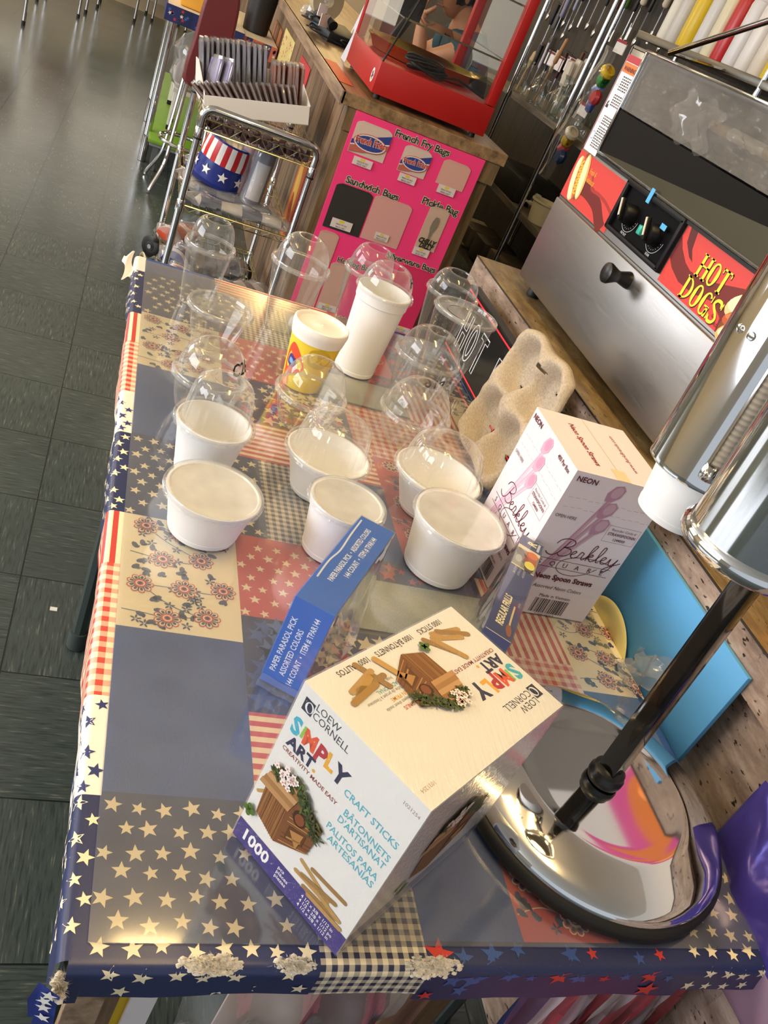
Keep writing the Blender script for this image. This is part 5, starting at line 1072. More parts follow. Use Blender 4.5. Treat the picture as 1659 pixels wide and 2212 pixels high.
handle(CY0 - .002); handle(CY1 + .002)
def wire_shelf(z, lip, nm):
    mb = MB()
    for zz in ([z, z + lip] if lip else [z, z - .022]): mb.tube([(CX0, CY0, zz), (CX1, CY0, zz), (CX1, CY1, zz), (CX0, CY1, zz)], .003, 'wire', seg=6, closed=True)
    n = 15
    for k in range(n): x = CX0 + (CX1 - CX0) * (k + .5) / n; mb.tube([(x, CY0, z), (x, CY1, z)], .0016, 'wire', seg=5)
    for k in range(4): y = CY0 + (CY1 - CY0) * k / 3; mb.tube([(CX0, y, z - .003), (CX1, y, z - .003)], .0022, 'wire', seg=5)
    a, b_ = (z, z + lip) if lip else (z - .022, z)
    for k in range(12):
        x = CX0 + (CX1 - CX0) * k / 12; x2 = x + (CX1 - CX0) / 12
        for y in (CY0, CY1): mb.tube([(x, y, a if k % 2 else b_), (x2, y, b_ if k % 2 else a)], .0014, 'wire', seg=5)
    for k in range(18):
        y = CY0 + (CY1 - CY0) * k / 18; y2 = y + (CY1 - CY0) / 18
        for x in (CX0, CX1): mb.tube([(x, y, a if k % 2 else b_), (x, y2, b_ if k % 2 else a)], .0014, 'wire', seg=5)
    mb.build(nm, t_)
wire_shelf(.765, .035, 'basket'); wire_shelf(.50, 0, 'wire_shelf'); wire_shelf(.17, 0, 'wire_shelf')
for x in (CX0, CX1):
    for y in (CY0, CY1):
        an = .9 if x == CX0 else 1.2; ox, oy = -.03 * math.cos(an), .035 * math.sin(an) * (1 if y == CY1 else -1)
        f = MB().box((x + ox * .5, y + oy * .5, .098), (.022, .05, .03), 'steel_dark', bevel=.004).tube([(x, y, .10), (x, y, .15)], .007, 'chrome', seg=10); fo = f.build('caster_fork', t_)
        MB().lathe([(0, -.012), (.018, -.012), (.020, -.010), (.044, -.010), (.049, -.006), (.049, .006), (.044, .010), (.020, .010), (.018, .012), (0, .012)], P('#101010', .45), T(x + ox, y + oy, .0495) @ Rm(an) @ Rm(PI / 2, 'Y'), 32).lathe([(.010, .0125), (.010, .016), (0, .016)], 'steel_dark', T(x + ox, y + oy, .0495) @ Rm(an) @ Rm(-PI / 2, 'Y'), 16).build('wheel', fo)
# white display tray of wrapped packets
BX0, BX1, BY0, BY1, BZ = .150, .525, 2.935, 3.30, .771
t_ = thing('display_tray', 'open white cardboard display tray of wrapped packets on the cart top', 'tray', (0, 0, 0))
W1 = P('#efe9e2', .6)
MB().box(((BX0 + BX1) / 2, (BY0 + BY1) / 2, BZ + .003), (BX1 - BX0, BY1 - BY0, .004), W1).box(((BX0 + BX1) / 2, BY0, BZ + .034), (BX1 - BX0, .004, .062), W1).box(((BX0 + BX1) / 2, BY1, BZ + .053), (BX1 - BX0, .004, .10), W1).build('tray_base', t_, smooth=0)
for x in (BX0, BX1): MB().add([(x, BY0, BZ), (x, BY1, BZ), (x, BY1, BZ + .115), (x, BY1 - .10, BZ + .125), (x, BY0 + .10, BZ + .09), (x, BY0, BZ + .066), (x + .003, BY0, BZ), (x + .003, BY1, BZ), (x + .003, BY1, BZ + .115), (x + .003, BY1 - .10, BZ + .125), (x + .003, BY0 + .10, BZ + .09), (x + .003, BY0, BZ + .066)], [[0, 1, 2, 3, 4, 5], [11, 10, 9, 8, 7, 6], [2, 3, 9, 8], [3, 4, 10, 9], [4, 5, 11, 10]], W1).build('side_flap', t_, smooth=0)
def packet_proto(name, label, cat, group, w_, d_, h_, core, skin):
    t_ = thing(name, label, cat, (0, 0, -5), 0, group)
    MB().box((0, 0, h_ / 2), (w_ * .8, d_ * .82, h_ * .86), core, bevel=.003).build('contents', t_)
    MB().lathe([(.5, 0), (.52, .3), (.5, .8), (.42, 1.0), (0, 1.0)], skin, Matrix.Diagonal((w_, d_, h_, 1)), 10).build('wrapper', t_, smooth=60)
    return t_
gp = packet_proto('wrapped_packet', 'grey wrapped packet in the long upright back row of the white tray', 'packet', 'grey packets in the white tray', .017, .11, .185, P('#7d7b8a', .35, var=.6), 'bag_film')
cp = packet_proto('wrapped_packet', 'copper wrapped packet in the upright row nearest the wood counter', 'packet', 'copper packets in the white tray', .016, .11, .150, P('#a4614a', .3, .35, var=.6), 'bag_film')
bp_ = packet_proto('wrapped_packet', 'brown wrapped packet slumped along the front of the white tray', 'packet', 'brown packets in the white tray', .017, .10, .105, P('#5d3a34', .4, var=.5), 'bag_film')
for k in range(19): o = gp if k == 0 else dup(gp); o.location = (.166 + .0128 * k, 3.22 + .03 * math.sin(k * .2), BZ + .012); o.rotation_euler = (-.10, -.02 + .05 * math.sin(k * 2.1), .06 * math.sin(k * 1.7))
for k in range(11): o = cp if k == 0 else dup(cp); o.location = (.418 + .0100 * k, 3.14, BZ + .012); o.rotation_euler = (-.08, .04 * math.sin(k * 2.7), .06 * math.sin(k * 1.3))
for k in range(17): o = bp_ if k == 0 else dup(bp_); o.location = (.185 + .0192 * k, 3.00, BZ + .012); o.rotation_euler = (-.20, -.75 + .035 * k, .05 * math.sin(k * 2.3))
pp = packet_proto('wrapped_packet', 'lilac wrapped packet leaning at the aisle end of the white tray', 'packet', 'lilac packets in the white tray', .02, .12, .15, P('#8f86b0', .35, var=.5), 'bag_film')
for k in range(2): o = pp if k == 0 else dup(pp); o.location = (.176 + .035 * k, 3.09 - .03 * k, BZ + .02); o.rotation_euler = (-.15, .30, .2)
TM = T(BX0, BY0, BZ) @ Rm(.07) @ Rm(math.radians(-13), 'Y') @ T(-BX0, -BY0, -BZ)
bpy.context.view_layer.update()
for o in list(COL.objects):
    if o.parent is None and (o.name.startswith('wrapped_packet') or o.name.startswith('display_tray')):
        o.matrix_world = TM @ Matrix.LocRotScale(o.location, o.rotation_euler, None)
# small dark packets in the wire basket
sp = thing('candy_packet', 'small dark wrapped packet packed in the cart wire basket', 'packet', (0, 0, -5), 0, 'packets in the wire basket'); MB().box((0, 0, 0), (.022, .04, .026), P('#4a3338', .3, var=.6), bevel=.005).build('wrapper', sp)
for k in range(34): o = sp if k == 0 else dup(sp); o.location = (.150 + .0225 * (k % 17), 2.79 + .05 * (k // 17), .784 + .004 * math.sin(k * 3.1)); o.rotation_euler = (.4 * math.sin(k * 2.2), .4 * math.cos(k * 1.3), .5 * math.sin(k))
# middle shelf: hat, rolled flag, bagged goods
t_ = thing('party_hat', 'patriotic plastic hat with red stripes and white stars on blue, on the cart', 'hat', (.262, 3.03, .548), .2); t_.rotation_euler = (.05, .12, .2)
mb = MB().lathe([(.088, .075), (.092, .073), (.093, .10), (.088, .150), (.085, .155), (0, .158)], P('#22307e', .25), seg=64); 
mb.lathe([(.098, .0), (.0975, .02), (.093, .075)], P('#22307e', .25), seg=64)
for k in range(28):
    a0, a1 = 2 * PI * k / 28, 2 * PI * (k + 1) / 28; q = lambda a, r, z: (r * math.cos(a), r * math.sin(a), z)
    for j in range(3):
        b0, b1 = a0 + (a1 - a0) * j / 3, a0 + (a1 - a0) * (j + 1) / 3
        mb.add([q(b0, .0945, .074), q(b1, .0945, .074), q(b1, .0950, .10), q(b0, .0950, .10), q(b1, .0900, .149), q(b0, .0900, .149)], [[0, 1, 2, 3], [3, 2, 4, 5]], P('#c8282c', .25) if k % 2 else P('#f2efea', .25))
for k in range(9):
    a = 2 * PI * k / 9 - .35; c = V(.0985 * math.cos(a), .0985 * math.sin(a), .038); f2 = Frame(c, (-math.sin(a), math.cos(a), 0), (0, 0, 1), .0004); star_poly(lambda p, f, q: mb.add([f2(x, y, 2) - V(math.cos(a), math.sin(a), 0) * (x * x / .19) for x, y in p], f, q), 0, 0, .021, .1, '#f4f2ee')
mb.lathe([(.12, -.004), (.10, .002), (.097, .004)], P('#22307e', .25), seg=64, mod=lambda a, r, z: r * (1 + .04 * math.cos(2 * a)) if r > .11 else r); mb.build('hat_body', t_)
t_ = thing('flag_roll', 'rolled flag in a crumpled clear sleeve standing on the cart', 'flag', (.388, 2.93, .502)); t_.rotation_euler = (.03, .05, 0)
mb = MB().lathe([(0, 0), (.036, 0), (.037, .01), (.036, .24), (.030, .25), (0, .25)], P('#29375f', .6), seg=24); f2 = Frame((0, -.0365, 0), (1, 0, 0), (0, 0, 1)); mb.grid(lambda a, c: V(.0378 * math.cos(-2.4 + 1.5 * a), .0378 * math.sin(-2.4 + 1.5 * a), .05 + .14 * c), 8, 2, '#dcd8dc'); mb.build('flag_cloth', t_)
MB().lathe([(.041, .0), (.044, .05), (.040, .12), (.045, .19), (.040, .255), (.032, .262)], 'bag_film', seg=40, mod=lambda a, r, z: r * (1 + .07 * math.sin(a * 7 + z * 60))).build('sleeve', t_)
t_ = thing('flag_roll', 'pink rolled flag in clear film behind the navy one on the cart', 'flag', (.352, 3.00, .502)); MB().lathe([(0, 0), (.030, 0), (.031, .01), (.030, .23), (0, .24)], P('#c98a90', .6, var=.5), seg=20).build('flag_cloth', t_); MB().lathe([(.034, .0), (.036, .12), (.034, .245)], 'bag_film', seg=30, mod=lambda a, r, z: r * (1 + .08 * math.sin(a * 6 + z * 50))).build('sleeve', t_)
def bagged(name, label, x, y, z, L, r, rz, c1, c2, sq=.45):
    t_ = thing(name, label, 'packet', (x, y, z), rz)
    M = Matrix.Diagonal((1, 1, sq, 1)) @ Rm(PI / 2, 'Y')
    mb = MB().lathe([(0, -L / 2)] + [(r * (.82 + .12 * math.sin(k * 2.1)), -L / 2 + L * (k + .5) / 9) for k in range(9)] + [(0, L / 2)], c1, T(0, 0, r * sq) @ M, 20, mod=lambda a, q, zz: q * (1 + .10 * math.sin(a * 3 + zz * 30)))
    n = len(mb.f); mb.m = [c2 if (k // 20) % 4 in (1, 2) else c1 for k in range(n)]; mb.build('contents', t_)
    MB().lathe([(r * .5, -L / 2 - .03)] + [(r * (1.0 + .10 * math.sin(k * 1.7)), -L / 2 + L * k / 9) for k in range(10)] + [(r * .5, L / 2 + .03)], 'bag_film', T(0, 0, r * sq * 1.05) @ M, 24, mod=lambda a, q, zz: q * (1 + .12 * math.sin(a * 5 + zz * 45))).build('wrapper', t_)
bagged('bagged_pennants', 'white and navy pennants rolled in clear film along the cart middle shelf front', .350, 2.81, .502, .34, .045, .05, P('#e3dace', .6), P('#34466c', .6)); bagged('bagged_pennants', 'grey and navy rolled bunting behind the white pennants on the cart', .33, 2.92, .503, .30, .042, -.05, P('#6f7584', .6), P('#2c3a60', .6)); bagged('bagged_bunting', 'pink and cream bunting bag under the party hat', .235, 3.02, .503, .20, .055, .3, P('#c98f90', .6), P('#eadfce', .6)); bagged('bagged_bunting', 'red and navy bunting bag at the rear of the cart middle shelf', .30, 3.22, .503, .26, .060, .1, P('#a8323a', .6), P('#2c3a66', .6))
for k, (lb, x, y, L, r, rz, a, b_) in enumerate((('white and red printed bag at the near aisle corner of the cart bottom', .195, 2.83, .11, .060, 1.2, '#efe9e6', '#b8282c'), ('navy star bag on the cart bottom shelf beside the printed bag', .215, 3.02, .16, .070, 1.0, '#2a3a78', '#d8d4da'), ('orange and white bag at the rear of the cart bottom shelf', .20, 3.30, .18, .06, .9, '#d8552e', '#efe4d8'), ('grey mottled bag in the middle of the cart bottom shelf', .34, 3.05, .22, .07, .2, '#5d5a66', '#8f8a92'), ('cream and navy flag bag at the counter side of the cart bottom', .45, 2.87, .18, .06, .5, '#e2d8cc', '#33406a'))): bagged('bagged_goods', lb, x, y, .172, L, r, rz, P(a, .5, var=.4), P(b_, .5), .6)
# ------------------------------------------------------------------ back shelving with utensils
random.seed(11)
t_ = thing('shelf_rack', 'chrome post rack with wood shelves against the dark plank wall', 'shelf', (0, 0, 0))
SX0, SX1, SY0, SY1 = 1.80, 2.20, 3.30, 5.10
for x, y in ((SX0, 3.775), (SX0, 4.56), (SX1, 3.775), (SX1, 4.56), (SX0, 2.45), (SX1, 2.45)): MB().tube([(x, y, .002), (x, y, 2.2)], .0115, 'chrome', seg=12).build('post', t_)
for z, y0, y1, nm in ((1.105, 3.35, SY1, 0), (.675, SY0, SY1, 1), (.28, SY0, SY1, 2)): MB().box(((SX0 + SX1) / 2 + .012, (y0 + y1) / 2, z - .015), (SX1 - SX0, y1 - y0, .03), 'wood_shelf').build('shelf_board', t_, smooth=0)
MB().box((1.99, 2.90, 1.575), (.40, 1.06, .028), 'steel_dark', bevel=.002).build('bottle_shelf', t_)
ST = 1.105
def glass_jar(x, y, r, h_, k):
    lb = ['clear glass carafe on the wood shelf nearest the wall corner post', 'clear glass jar on the wood shelf holding a wooden spoon', 'round clear glass flask between two jars on the wood shelf', 'clear glass jar holding white spatulas on the wood shelf', 'wide clear glass jug beside the spatula jar on the wood shelf', 'clear glass beaker in front of the wide jug on the wood shelf', 'small clear glass jar near the near chrome shelf post', 'clear glass bottle behind the beaker on the wood shelf'][k]
    t_ = thing('glass_jar', lb, 'jar', (x, y, ST + .001), 0, 'glass jars on the wood shelf'); MB().lathe([(0, 0), (r * .9, 0), (r, .008), (r, h_ * .55), (r * .55, h_ * .72), (r * .5, h_ * .92), (r * .62, h_), (r * .56, h_), (r * .45, h_ * .9)], 'glass', seg=24).build('jar_body', t_)
for k, (x, y, r, h_) in enumerate(((1.86, 4.60, .05, .17), (1.90, 4.42, .045, .19), (1.86, 4.30, .055, .13), (1.90, 4.16, .05, .15), (1.87, 4.02, .06, .20), (1.83, 3.90, .05, .14), (1.86, 3.68, .04, .13), (1.99, 4.02, .045, .20))): glass_jar(x, y, r, h_, k)
def spoon(name, label, cat, x, y, z, L, c, kind, tilt=(0, 0), group=None, metalic=None):
    t_ = thing(name, label, cat, (x, y, z), 0, group); t_.rotation_euler = (tilt[0], tilt[1], 0)
    MB().tube([(0, 0, 0), (0, 0, L * .6)], [.008, .006], c, seg=8).build('handle', t_)
    hd = MB()
    if kind == 'spoon': hd.lathe([(0, -.05), (.018, -.03), (.026, 0), (.018, .035), (0, .05)], c, T(0, 0, L * .6 + .045) @ Matrix.Diagonal((.35, 1, 1, 1)), 16)
    elif kind == 'spatula': hd.box((0, 0, L * .6 + .06), (.006, .06, .12), c, bevel=.01)
    else: hd.lathe([(0, 0), (.012, .02), (.010, L * .4), (0, L * .4 + .01)], c, T(0, 0, L * .55), 12)
    hd.build('head', t_)
spoon('wooden_spoon', 'wooden spoon standing in a glass jar on the wood shelf', 'spoon', 1.90, 4.42, ST + .01, .34, '#b98a5a', 'stick', (.1, .05)); spoon('wooden_spoon', 'short pale wooden spoon leaning by the far chrome shelf post', 'spoon', 1.86, 4.62, ST + .01, .20, '#cdb48c', 'spoon', (.15, 0))
for k in range(3): spoon('spatula', ['white spatula leaning outward in the glass jar', 'tall white spatula in the glass jar', 'pale scraper at the back of the glass jar'][k], 'spatula', 1.89 + .02 * k, 4.15 + .03 * (k - 1), ST + .01, .22 + .03 * k, '#e6dccb', 'spatula', (.15 * (k - 1), .06 * k), 'spatulas in a jar')
# utensils hanging on the plank wall
UT = [(5.62, 1.62, '#e3e3e6', 'slim'), (5.52, 1.44, '#17171a', 'wide'), (5.46, 1.62, '#1a1a1e', 'wide'), (5.40, 1.50, '#8d8aa4', 'wide'), (5.33, 1.62, '#2a2a30', 'slim'), (5.26, 1.56, '#9aa3b8', 'slim'), (5.20, 1.62, '#1c1c20', 'slim'), (5.10, 1.66, '#e3b92c', 'fat'), (4.98, 1.66, '#b07a48', 'slim'), (4.86, 1.64, '#26262a', 'slim'), (4.74, 1.64, '#b6242a', 'fat'), (4.62, 1.66, '#55812f', 'fat'), (4.50, 1.66, '#1a1a1c', 'slim'), (4.44, 1.70, '#d6ccb4', 'fat'), (4.34, 1.68, '#151518', 'slim'), (5.50, 1.20, '#101014', 'wide'), (5.40, 1.20, '#c8c6ce', 'slim'), (5.30, 1.20, '#111114', 'wide'), (5.20, 1.22, '#d9d4cc', 'wide'), (5.08, 1.20, '#4a141a', 'slim'), (4.98, 1.22, '#d4d0d6', 'wide'), (4.86, 1.24, '#6a3a24', 'slim'), (4.20, 1.72, '#cfc4ac', 'fat'), (4.06, 1.70, '#2a2a2c', 'slim')]
CN = {'#e3e3e6': 'pale silver', '#17171a': 'black', '#1a1a1e': 'black', '#8d8aa4': 'lilac', '#2a2a30': 'charcoal', '#9aa3b8': 'steel blue', '#1c1c20': 'black', '#e3b92c': 'bright yellow', '#b07a48': 'tan wood', '#26262a': 'charcoal', '#b6242a': 'red', '#55812f': 'green', '#1a1a1c': 'black', '#d6ccb4': 'cream', '#151518': 'black', '#101014': 'black', '#c8c6ce': 'silver grey', '#111114': 'black', '#d9d4cc': 'white', '#4a141a': 'dark maroon', '#d4d0d6': 'white', '#6a3a24': 'brown', '#cfc4ac': 'ivory', '#2a2a2c': 'charcoal'}
prev = 'the wall end'
for y, z, c, kd in UT:
    t_ = thing('hanging_utensil', '%s handled utensil hanging %s on the plank wall, next after %s' % (CN[c], 'high' if z > 1.4 else 'low', prev), 'utensil', (2.245, y, z), 0, 'utensils on the plank wall'); prev = 'the %s' % CN[c]
    r = {'slim': .010, 'wide': .014, 'fat': .019}[kd]; h_ = {'slim': .17, 'wide': .14, 'fat': .15}[kd]
    MB().tube([(0, 0, .02), (0, 0, .03), (0, 0, h_ * .5), (0, 0, h_)], [r * .6, r, r * .9, r], c, seg=10).build('handle', t_)
    hd = MB().tube([(0, 0, .02), (0, 0, -.10)], .0035, 'chrome', seg=6)
    if kd == 'wide': hd.box((0, 0, -.13), (.005, .055, .09), P('#3a3a40', .3), bevel=.004)
    elif kd == 'slim': hd.lathe([(0, -.03), (.014, -.015), (.017, .01), (0, .03)], 'chrome', T(0, 0, -.125) @ Matrix.Diagonal((.4, 1, 1, 1)), 12)
    else: hd.box((0, 0, -.12), (.003, .022, .06), 'chrome')
    hd.build('blade', t_); MB().tube([(.02, 0, h_ + .006), (-.005, 0, h_ + .008), (-.008, 0, h_ + .018)], .002, 'steel_dark', seg=5).build('hook', t_)
for k, (y, z) in enumerate(((5.28, 1.30), (5.12, 1.30), (4.96, 1.32))): tag(MB().box((2.24, y, z), (.004, .12, .08), '#e9e3e4').box((2.2375, y, z + .032), (.002, .12, .012), '#7a1c2a').build('header_card', smooth=0), ['white header card with maroon strip, first of the low row on the plank wall', 'white header card in the middle of the low row on the plank wall', 'white header card last of the low row toward the chrome post'][k], 'card', 'header cards on the plank wall')
# bagged colourful scoops hanging off the rack near the steamer
def scoops(x, y, z, label, cols, n):
    t_ = thing('scoop_bag', label, 'bag', (x, y, z)); MB().box((0, 0, .20), (.004, .10, .045), '#ece6e0').box((-.0025, 0, .225), (.002, .10, .012), '#a22236').build('header_card', t_, smooth=0)
    for k, c in enumerate(cols): MB().lathe([(0, -.020), (.026, -.016), (.034, 0), (.028, .016), (.020, .018), (.024, .002), (.018, -.010), (0, -.013)], P(c, .3), T(-.02 + .012 * (k % 3), -.035 + .032 * (k % 3), .10 - .036 * k) @ Rm(.8 + k, 'X') @ Rm(.5 * k, 'Y'), 20).build('scoop', t_)
    MB().grid(lambda a, b_: V(-.04 + .01 * math.sin(b_ * 9) - .01 * math.sin(PI * a), -.06 + .12 * a, -.12 + .31 * b_), 8, 10, 'film').build('bag_film', t_); MB().tube([(0, 0, .22), (0, 0, .30)], .002, 'steel_dark', seg=5).build('hook', t_)
scoops(1.78, 3.50, 1.30, 'bag of coloured plastic scoops hanging above the steamer corner', ['#e8c22e', '#3a9a3e', '#7f9fd4', '#b8343a', '#2c489c'], 5); scoops(1.78, 3.56, 1.02, 'lower bag of coloured plastic scoops hanging beside the steamer', ['#e4d9c0', '#d8b52e', '#c23a54', '#20355f'], 4)
# lower shelf: scoops, white-handled knives, cream tub
LS = .6765
for k in range(4):
    t_ = thing('metal_scoop', ['shiny metal scoop first from the near end of the low shelf', 'shiny metal scoop second along the low shelf', 'shiny metal scoop third along the low shelf', 'dull metal scoop lying by the cream tub'][k], 'scoop', (1.90 + .02 * k, 3.80 + .09 * k, LS + .04), .4 * k, 'metal scoops on the low shelf'); MB().lathe([(0, -.035), (.025, -.028), (.038, 0), (.036, .004), (.022, -.022), (0, -.028)], 'chrome', Rm(.4, 'X'), 18).build('bowl', t_); MB().tube([(.03, 0, 0), (.12, 0, .02)], .006, 'chrome', seg=8).build('handle', t_)
t_ = thing('cream_tub', 'cream plastic tub on the low shelf beside the steamer', 'tub', (1.87, 3.66, LS + .0005)); MB().lathe([(0, .004), (.05, .004), (.055, 0), (.07, .10), (.078, .10), (.078, .108), (.066, .108), (.052, .008)], P('#d8cda8', .5), seg=28).build('tub_body', t_)
for k in range(6): spoon('knife', ['white-handled knife on top of the low shelf pile', 'white-handled knife under the top one on the low shelf', 'white-handled knife pointing to the near end of the low shelf', 'white-handled knife at the back of the low shelf pile', 'cream-handled knife sticking out over the low shelf edge', 'cream-handled knife lowest in the low shelf pile'][k], 'knife', 1.88 + .05 * (k % 3), 4.05 + .10 * k, LS + .02 + .028 * (k % 3), .26, '#d5ccb8', 'stick', (PI / 2 - .12, .5 - .25 * k), 'white-handled knives on the low shelf')
tag(MB().box((1.97, 4.2, LS + .06), (.30, .50, .12), P('#17130f', .6), bevel=.01).build('black_bin'), 'long black bin at the back of the low shelf', 'bin')
for k in range(4): tag(MB().box((1.90, 3.55 + .26 * k, .282 + .08), (.20, .18, .16 - .02 * k), P(['#4d4234', '#5a4c39', '#3d342a', '#665844'][k], .7, var=.3), bevel=.004).build('carton', smooth=30), ['brown carton nearest on the bottom shelf of the rack', 'tan carton second on the bottom shelf of the rack', 'dark brown low carton third on the bottom shelf', 'pale brown lowest carton at the far end of the bottom shelf'][k], 'carton', 'cartons on the bottom shelf')
# squeeze bottles on the steel shelf
BZ_ = 1.5895
BT = [(3.33, '#e8e2d4', .034, 'ivory', 'first'), (3.25, '#cfcac4', .036, 'grey-white', 'second'), (3.14, '#e9c51f', .042, 'bright yellow', 'third'), (3.04, '#d9d6d4', .034, 'clear white', 'fourth'), (2.95, '#e2d7b4', .034, 'cream', 'fifth'), (2.87, '#b91f22', .036, 'red', 'sixth'), (2.78, '#d8d4d2', .036, 'pale grey', 'seventh'), (2.69, '#dcd6d0', .036, 'frosted white', 'eighth'), (2.60, '#d8cfc0', .036, 'off-white', 'ninth'), (2.50, '#ecc81e', .044, 'yellow', 'tenth')]
for k, (y, c, r, nm, od) in enumerate(BT):
    t_ = thing('squeeze_bottle', '%s squeeze bottle on the steel shelf above the steamer, %s from the scoop bag' % (nm, od), 'bottle', (1.86, y, BZ_), 0, 'squeeze bottles on the steel shelf')
    MB().lathe([(0, 0), (r * .95, 0), (r, .006), (r, .20), (r * .9, .215), (r * .6, .222)], P(c, .35), seg=24).build('bottle_body', t_); MB().lathe([(r * .72, .218), (r * .72, .240), (r * .35, .248), (.006, .31), (.003, .312), (0, .312)], P(c, .4), seg=20).build('nozzle', t_)
MBr = MB().tube([(1.55, 2.66, 1.545), (1.62, 2.12, 1.80)], .010, 'chrome_dark', seg=10); MBr.tube([(1.55, 2.66, 1.545), (1.80, 2.68, 1.57)], .006, 'chrome_dark', seg=8)
tag(MBr.build('rail'), 'slanting chrome rail in front of the squeeze bottles', 'rail')
# ------------------------------------------------------------------ person leaning on the far counter
t_ = thing('person', 'person with dark hair and teal shirt leaning chin on hand behind the wood counter', 'person', (0, 0, 0))
SK = P('#c58a63', .5, var=.15)
def skin(name, pts, edges, rad, mat, parent, sub=2, smooth=True):
    me = bpy.data.meshes.new(name); me.from_pydata(pts, edges, []); me.materials.append(getm(mat)); o = bpy.data.objects.new(name, me); COL.objects.link(o); o.parent = parent
    md = o.modifiers.new('skin', 'SKIN'); md.use_smooth_shade = True
    for i, r in enumerate(rad): me.skin_vertices[0].data[i].radius = (r, r) if not isinstance(r, tuple) else r; me.skin_vertices[0].data[i].use_root = (i == 0)
    ms = o.modifiers.new('sub', 'SUBSURF'); ms.levels = sub; ms.render_levels = sub; return o
EL = (1.175, 4.27, 1.090); WR = (1.128, 4.285, 1.265)
pts = [(1.47, 4.30, .80), (1.44, 4.30, .98), (1.41, 4.30, 1.16), (1.36, 4.30, 1.27), (1.325, 4.30, 1.335), (1.29, 4.30, 1.40),   # 0 pelvis .. 5 head
       (1.37, 4.155, 1.235), (1.27, 4.20, 1.150), EL, (1.152, 4.278, 1.17), WR, (1.118, 4.288, 1.30),                        # 6 shoulder .. 11 palm
       (1.39, 4.46, 1.235), (1.28, 4.52, 1.12), (1.18, 4.50, 1.075), (1.10, 4.36, 1.075), (1.09, 4.30, 1.075),                # other arm resting on the counter
       (1.36, 4.22, .78), (1.22, 4.22, .72), (1.24, 4.24, .40), (1.28, 4.38, .78), (1.22, 4.40, .72), (1.26, 4.40, .40)]
edges = [(0, 1), (1, 2), (2, 3), (3, 4), (4, 5), (2, 6), (6, 7), (7, 8), (8, 9), (9, 10), (10, 11), (2, 12), (12, 13), (13, 14), (14, 15), (15, 16), (0, 17), (17, 18), (18, 19), (0, 20), (20, 21), (21, 22)]
rad = [.13, .12, .13, .075, .05, .06, .062, .050, .042, .037, .026, (.022, .032), .062, .050, .042, .034, .028, .08, .065, .045, .08, .065, .045]
bo = skin('body', pts, edges, rad, SK, t_)
# head with features, turned down toward the counter
HM = T(1.255, 4.30, 1.425) @ Rm(-2.75) @ Rm(.28, 'Y')
def headf(u, v):
    a, b_ = 2 * PI * u, PI * v; x, y, z = math.sin(b_) * math.cos(a), math.sin(b_) * math.sin(a), math.cos(b_)
    X_, Y_, Z_ = x * .093, y * .074, z * .118
    if z < 0: X_ *= 1 - .10 * z * z; Y_ *= 1 + .32 * z * .8
    fr_ = max(0, x)
    X_ += .020 * math.exp(-((y / .16) ** 2 + ((z + .12) / .20) ** 2)) * fr_          # nose
    X_ += .010 * math.exp(-((y / .35) ** 2 + ((z + .85) / .16) ** 2)) * fr_          # chin
    X_ += .006 * math.exp(-((y / .30) ** 2 + ((z + .50) / .07) ** 2)) * fr_          # lips
    for s_ in (-1, 1): X_ -= .012 * math.exp(-(((y - s_ * .42) / .20) ** 2 + ((z - .08) / .13) ** 2)) * fr_
    return V(X_, Y_, Z_)
hd = MB().grid(headf, 48, 32, SK, HM)
for s_ in (-1, 1):
    hd.lathe([(.011 * math.sin(PI * k / 8), -.011 * math.cos(PI * k / 8)) for k in range(9)], '#efe8e2', HM @ T(.074, s_ * .030, .010), 14); hd.lathe([(0, .0), (.005, .0)], '#2a1c14', HM @ T(.0853, s_ * .030, .010) @ Rm(PI / 2, 'Y'), 12)
    hd.lathe([(0, -.006), (.017, -.004), (.022, .002), (.016, .004), (0, .002)], SK, HM @ T(-.004, s_ * .074, -.005) @ Rm(-s_ * PI / 2, 'X') @ Matrix.Diagonal((.7, 1.35, 1, 1)), 16)
hd.tube([HM @ V(.0955, -.024, -.058), HM @ V(.101, 0, -.056), HM @ V(.0955, .024, -.058)], .004, '#9a5248', seg=6)
hd.build('head', t_, smooth=80)
hr = MB(); hr.grid(lambda u, v: headf(.16 + .68 * u, .02 + .60 * v) * 1.10 + V(-.004, 0, .006 + .003 * math.sin(u * 60)), 40, 24, P('#21160f', .4, var=.4), HM); hr.grid(lambda u, v: headf(u, .40 * v) * 1.10 + V(0, 0, .005), 40, 14, P('#21160f', .4, var=.4), HM); hr.grid(lambda u, v: V(-.06 - .03 * math.sin(PI * u), -.085 + .17 * u, .02 - .22 * v + .004 * math.sin(u * 50)), 20, 10, P('#21160f', .4, var=.4), HM); hr.build('hair', t_, smooth=80)
# hand under the chin: palm and five bent fingers
PM = V(1.118, 4.288, 1.30)
fing = [[(1.112, 4.262, 1.318), (1.118, 4.250, 1.352), (1.142, 4.252, 1.368), (1.160, 4.258, 1.366)], [(1.106, 4.278, 1.320), (1.108, 4.268, 1.360), (1.134, 4.268, 1.378), (1.156, 4.272, 1.376)], [(1.104, 4.294, 1.320), (1.106, 4.290, 1.358), (1.132, 4.288, 1.376), (1.154, 4.290, 1.374)], [(1.106, 4.308, 1.316), (1.110, 4.310, 1.348), (1.132, 4.308, 1.364), (1.150, 4.306, 1.362)], [(1.126, 4.272, 1.285), (1.146, 4.250, 1.310), (1.166, 4.244, 1.334)]]
for k, f in enumerate(fing): skin('finger' if k < 4 else 'thumb', [tuple(PM + (V(*f[0]) - PM) * .3)] + f, [(i, i + 1) for i in range(len(f))], [.010] + ([.0105, .0098, .009, .0075] if k < 4 else [.013, .011, .009]), SK, t_)
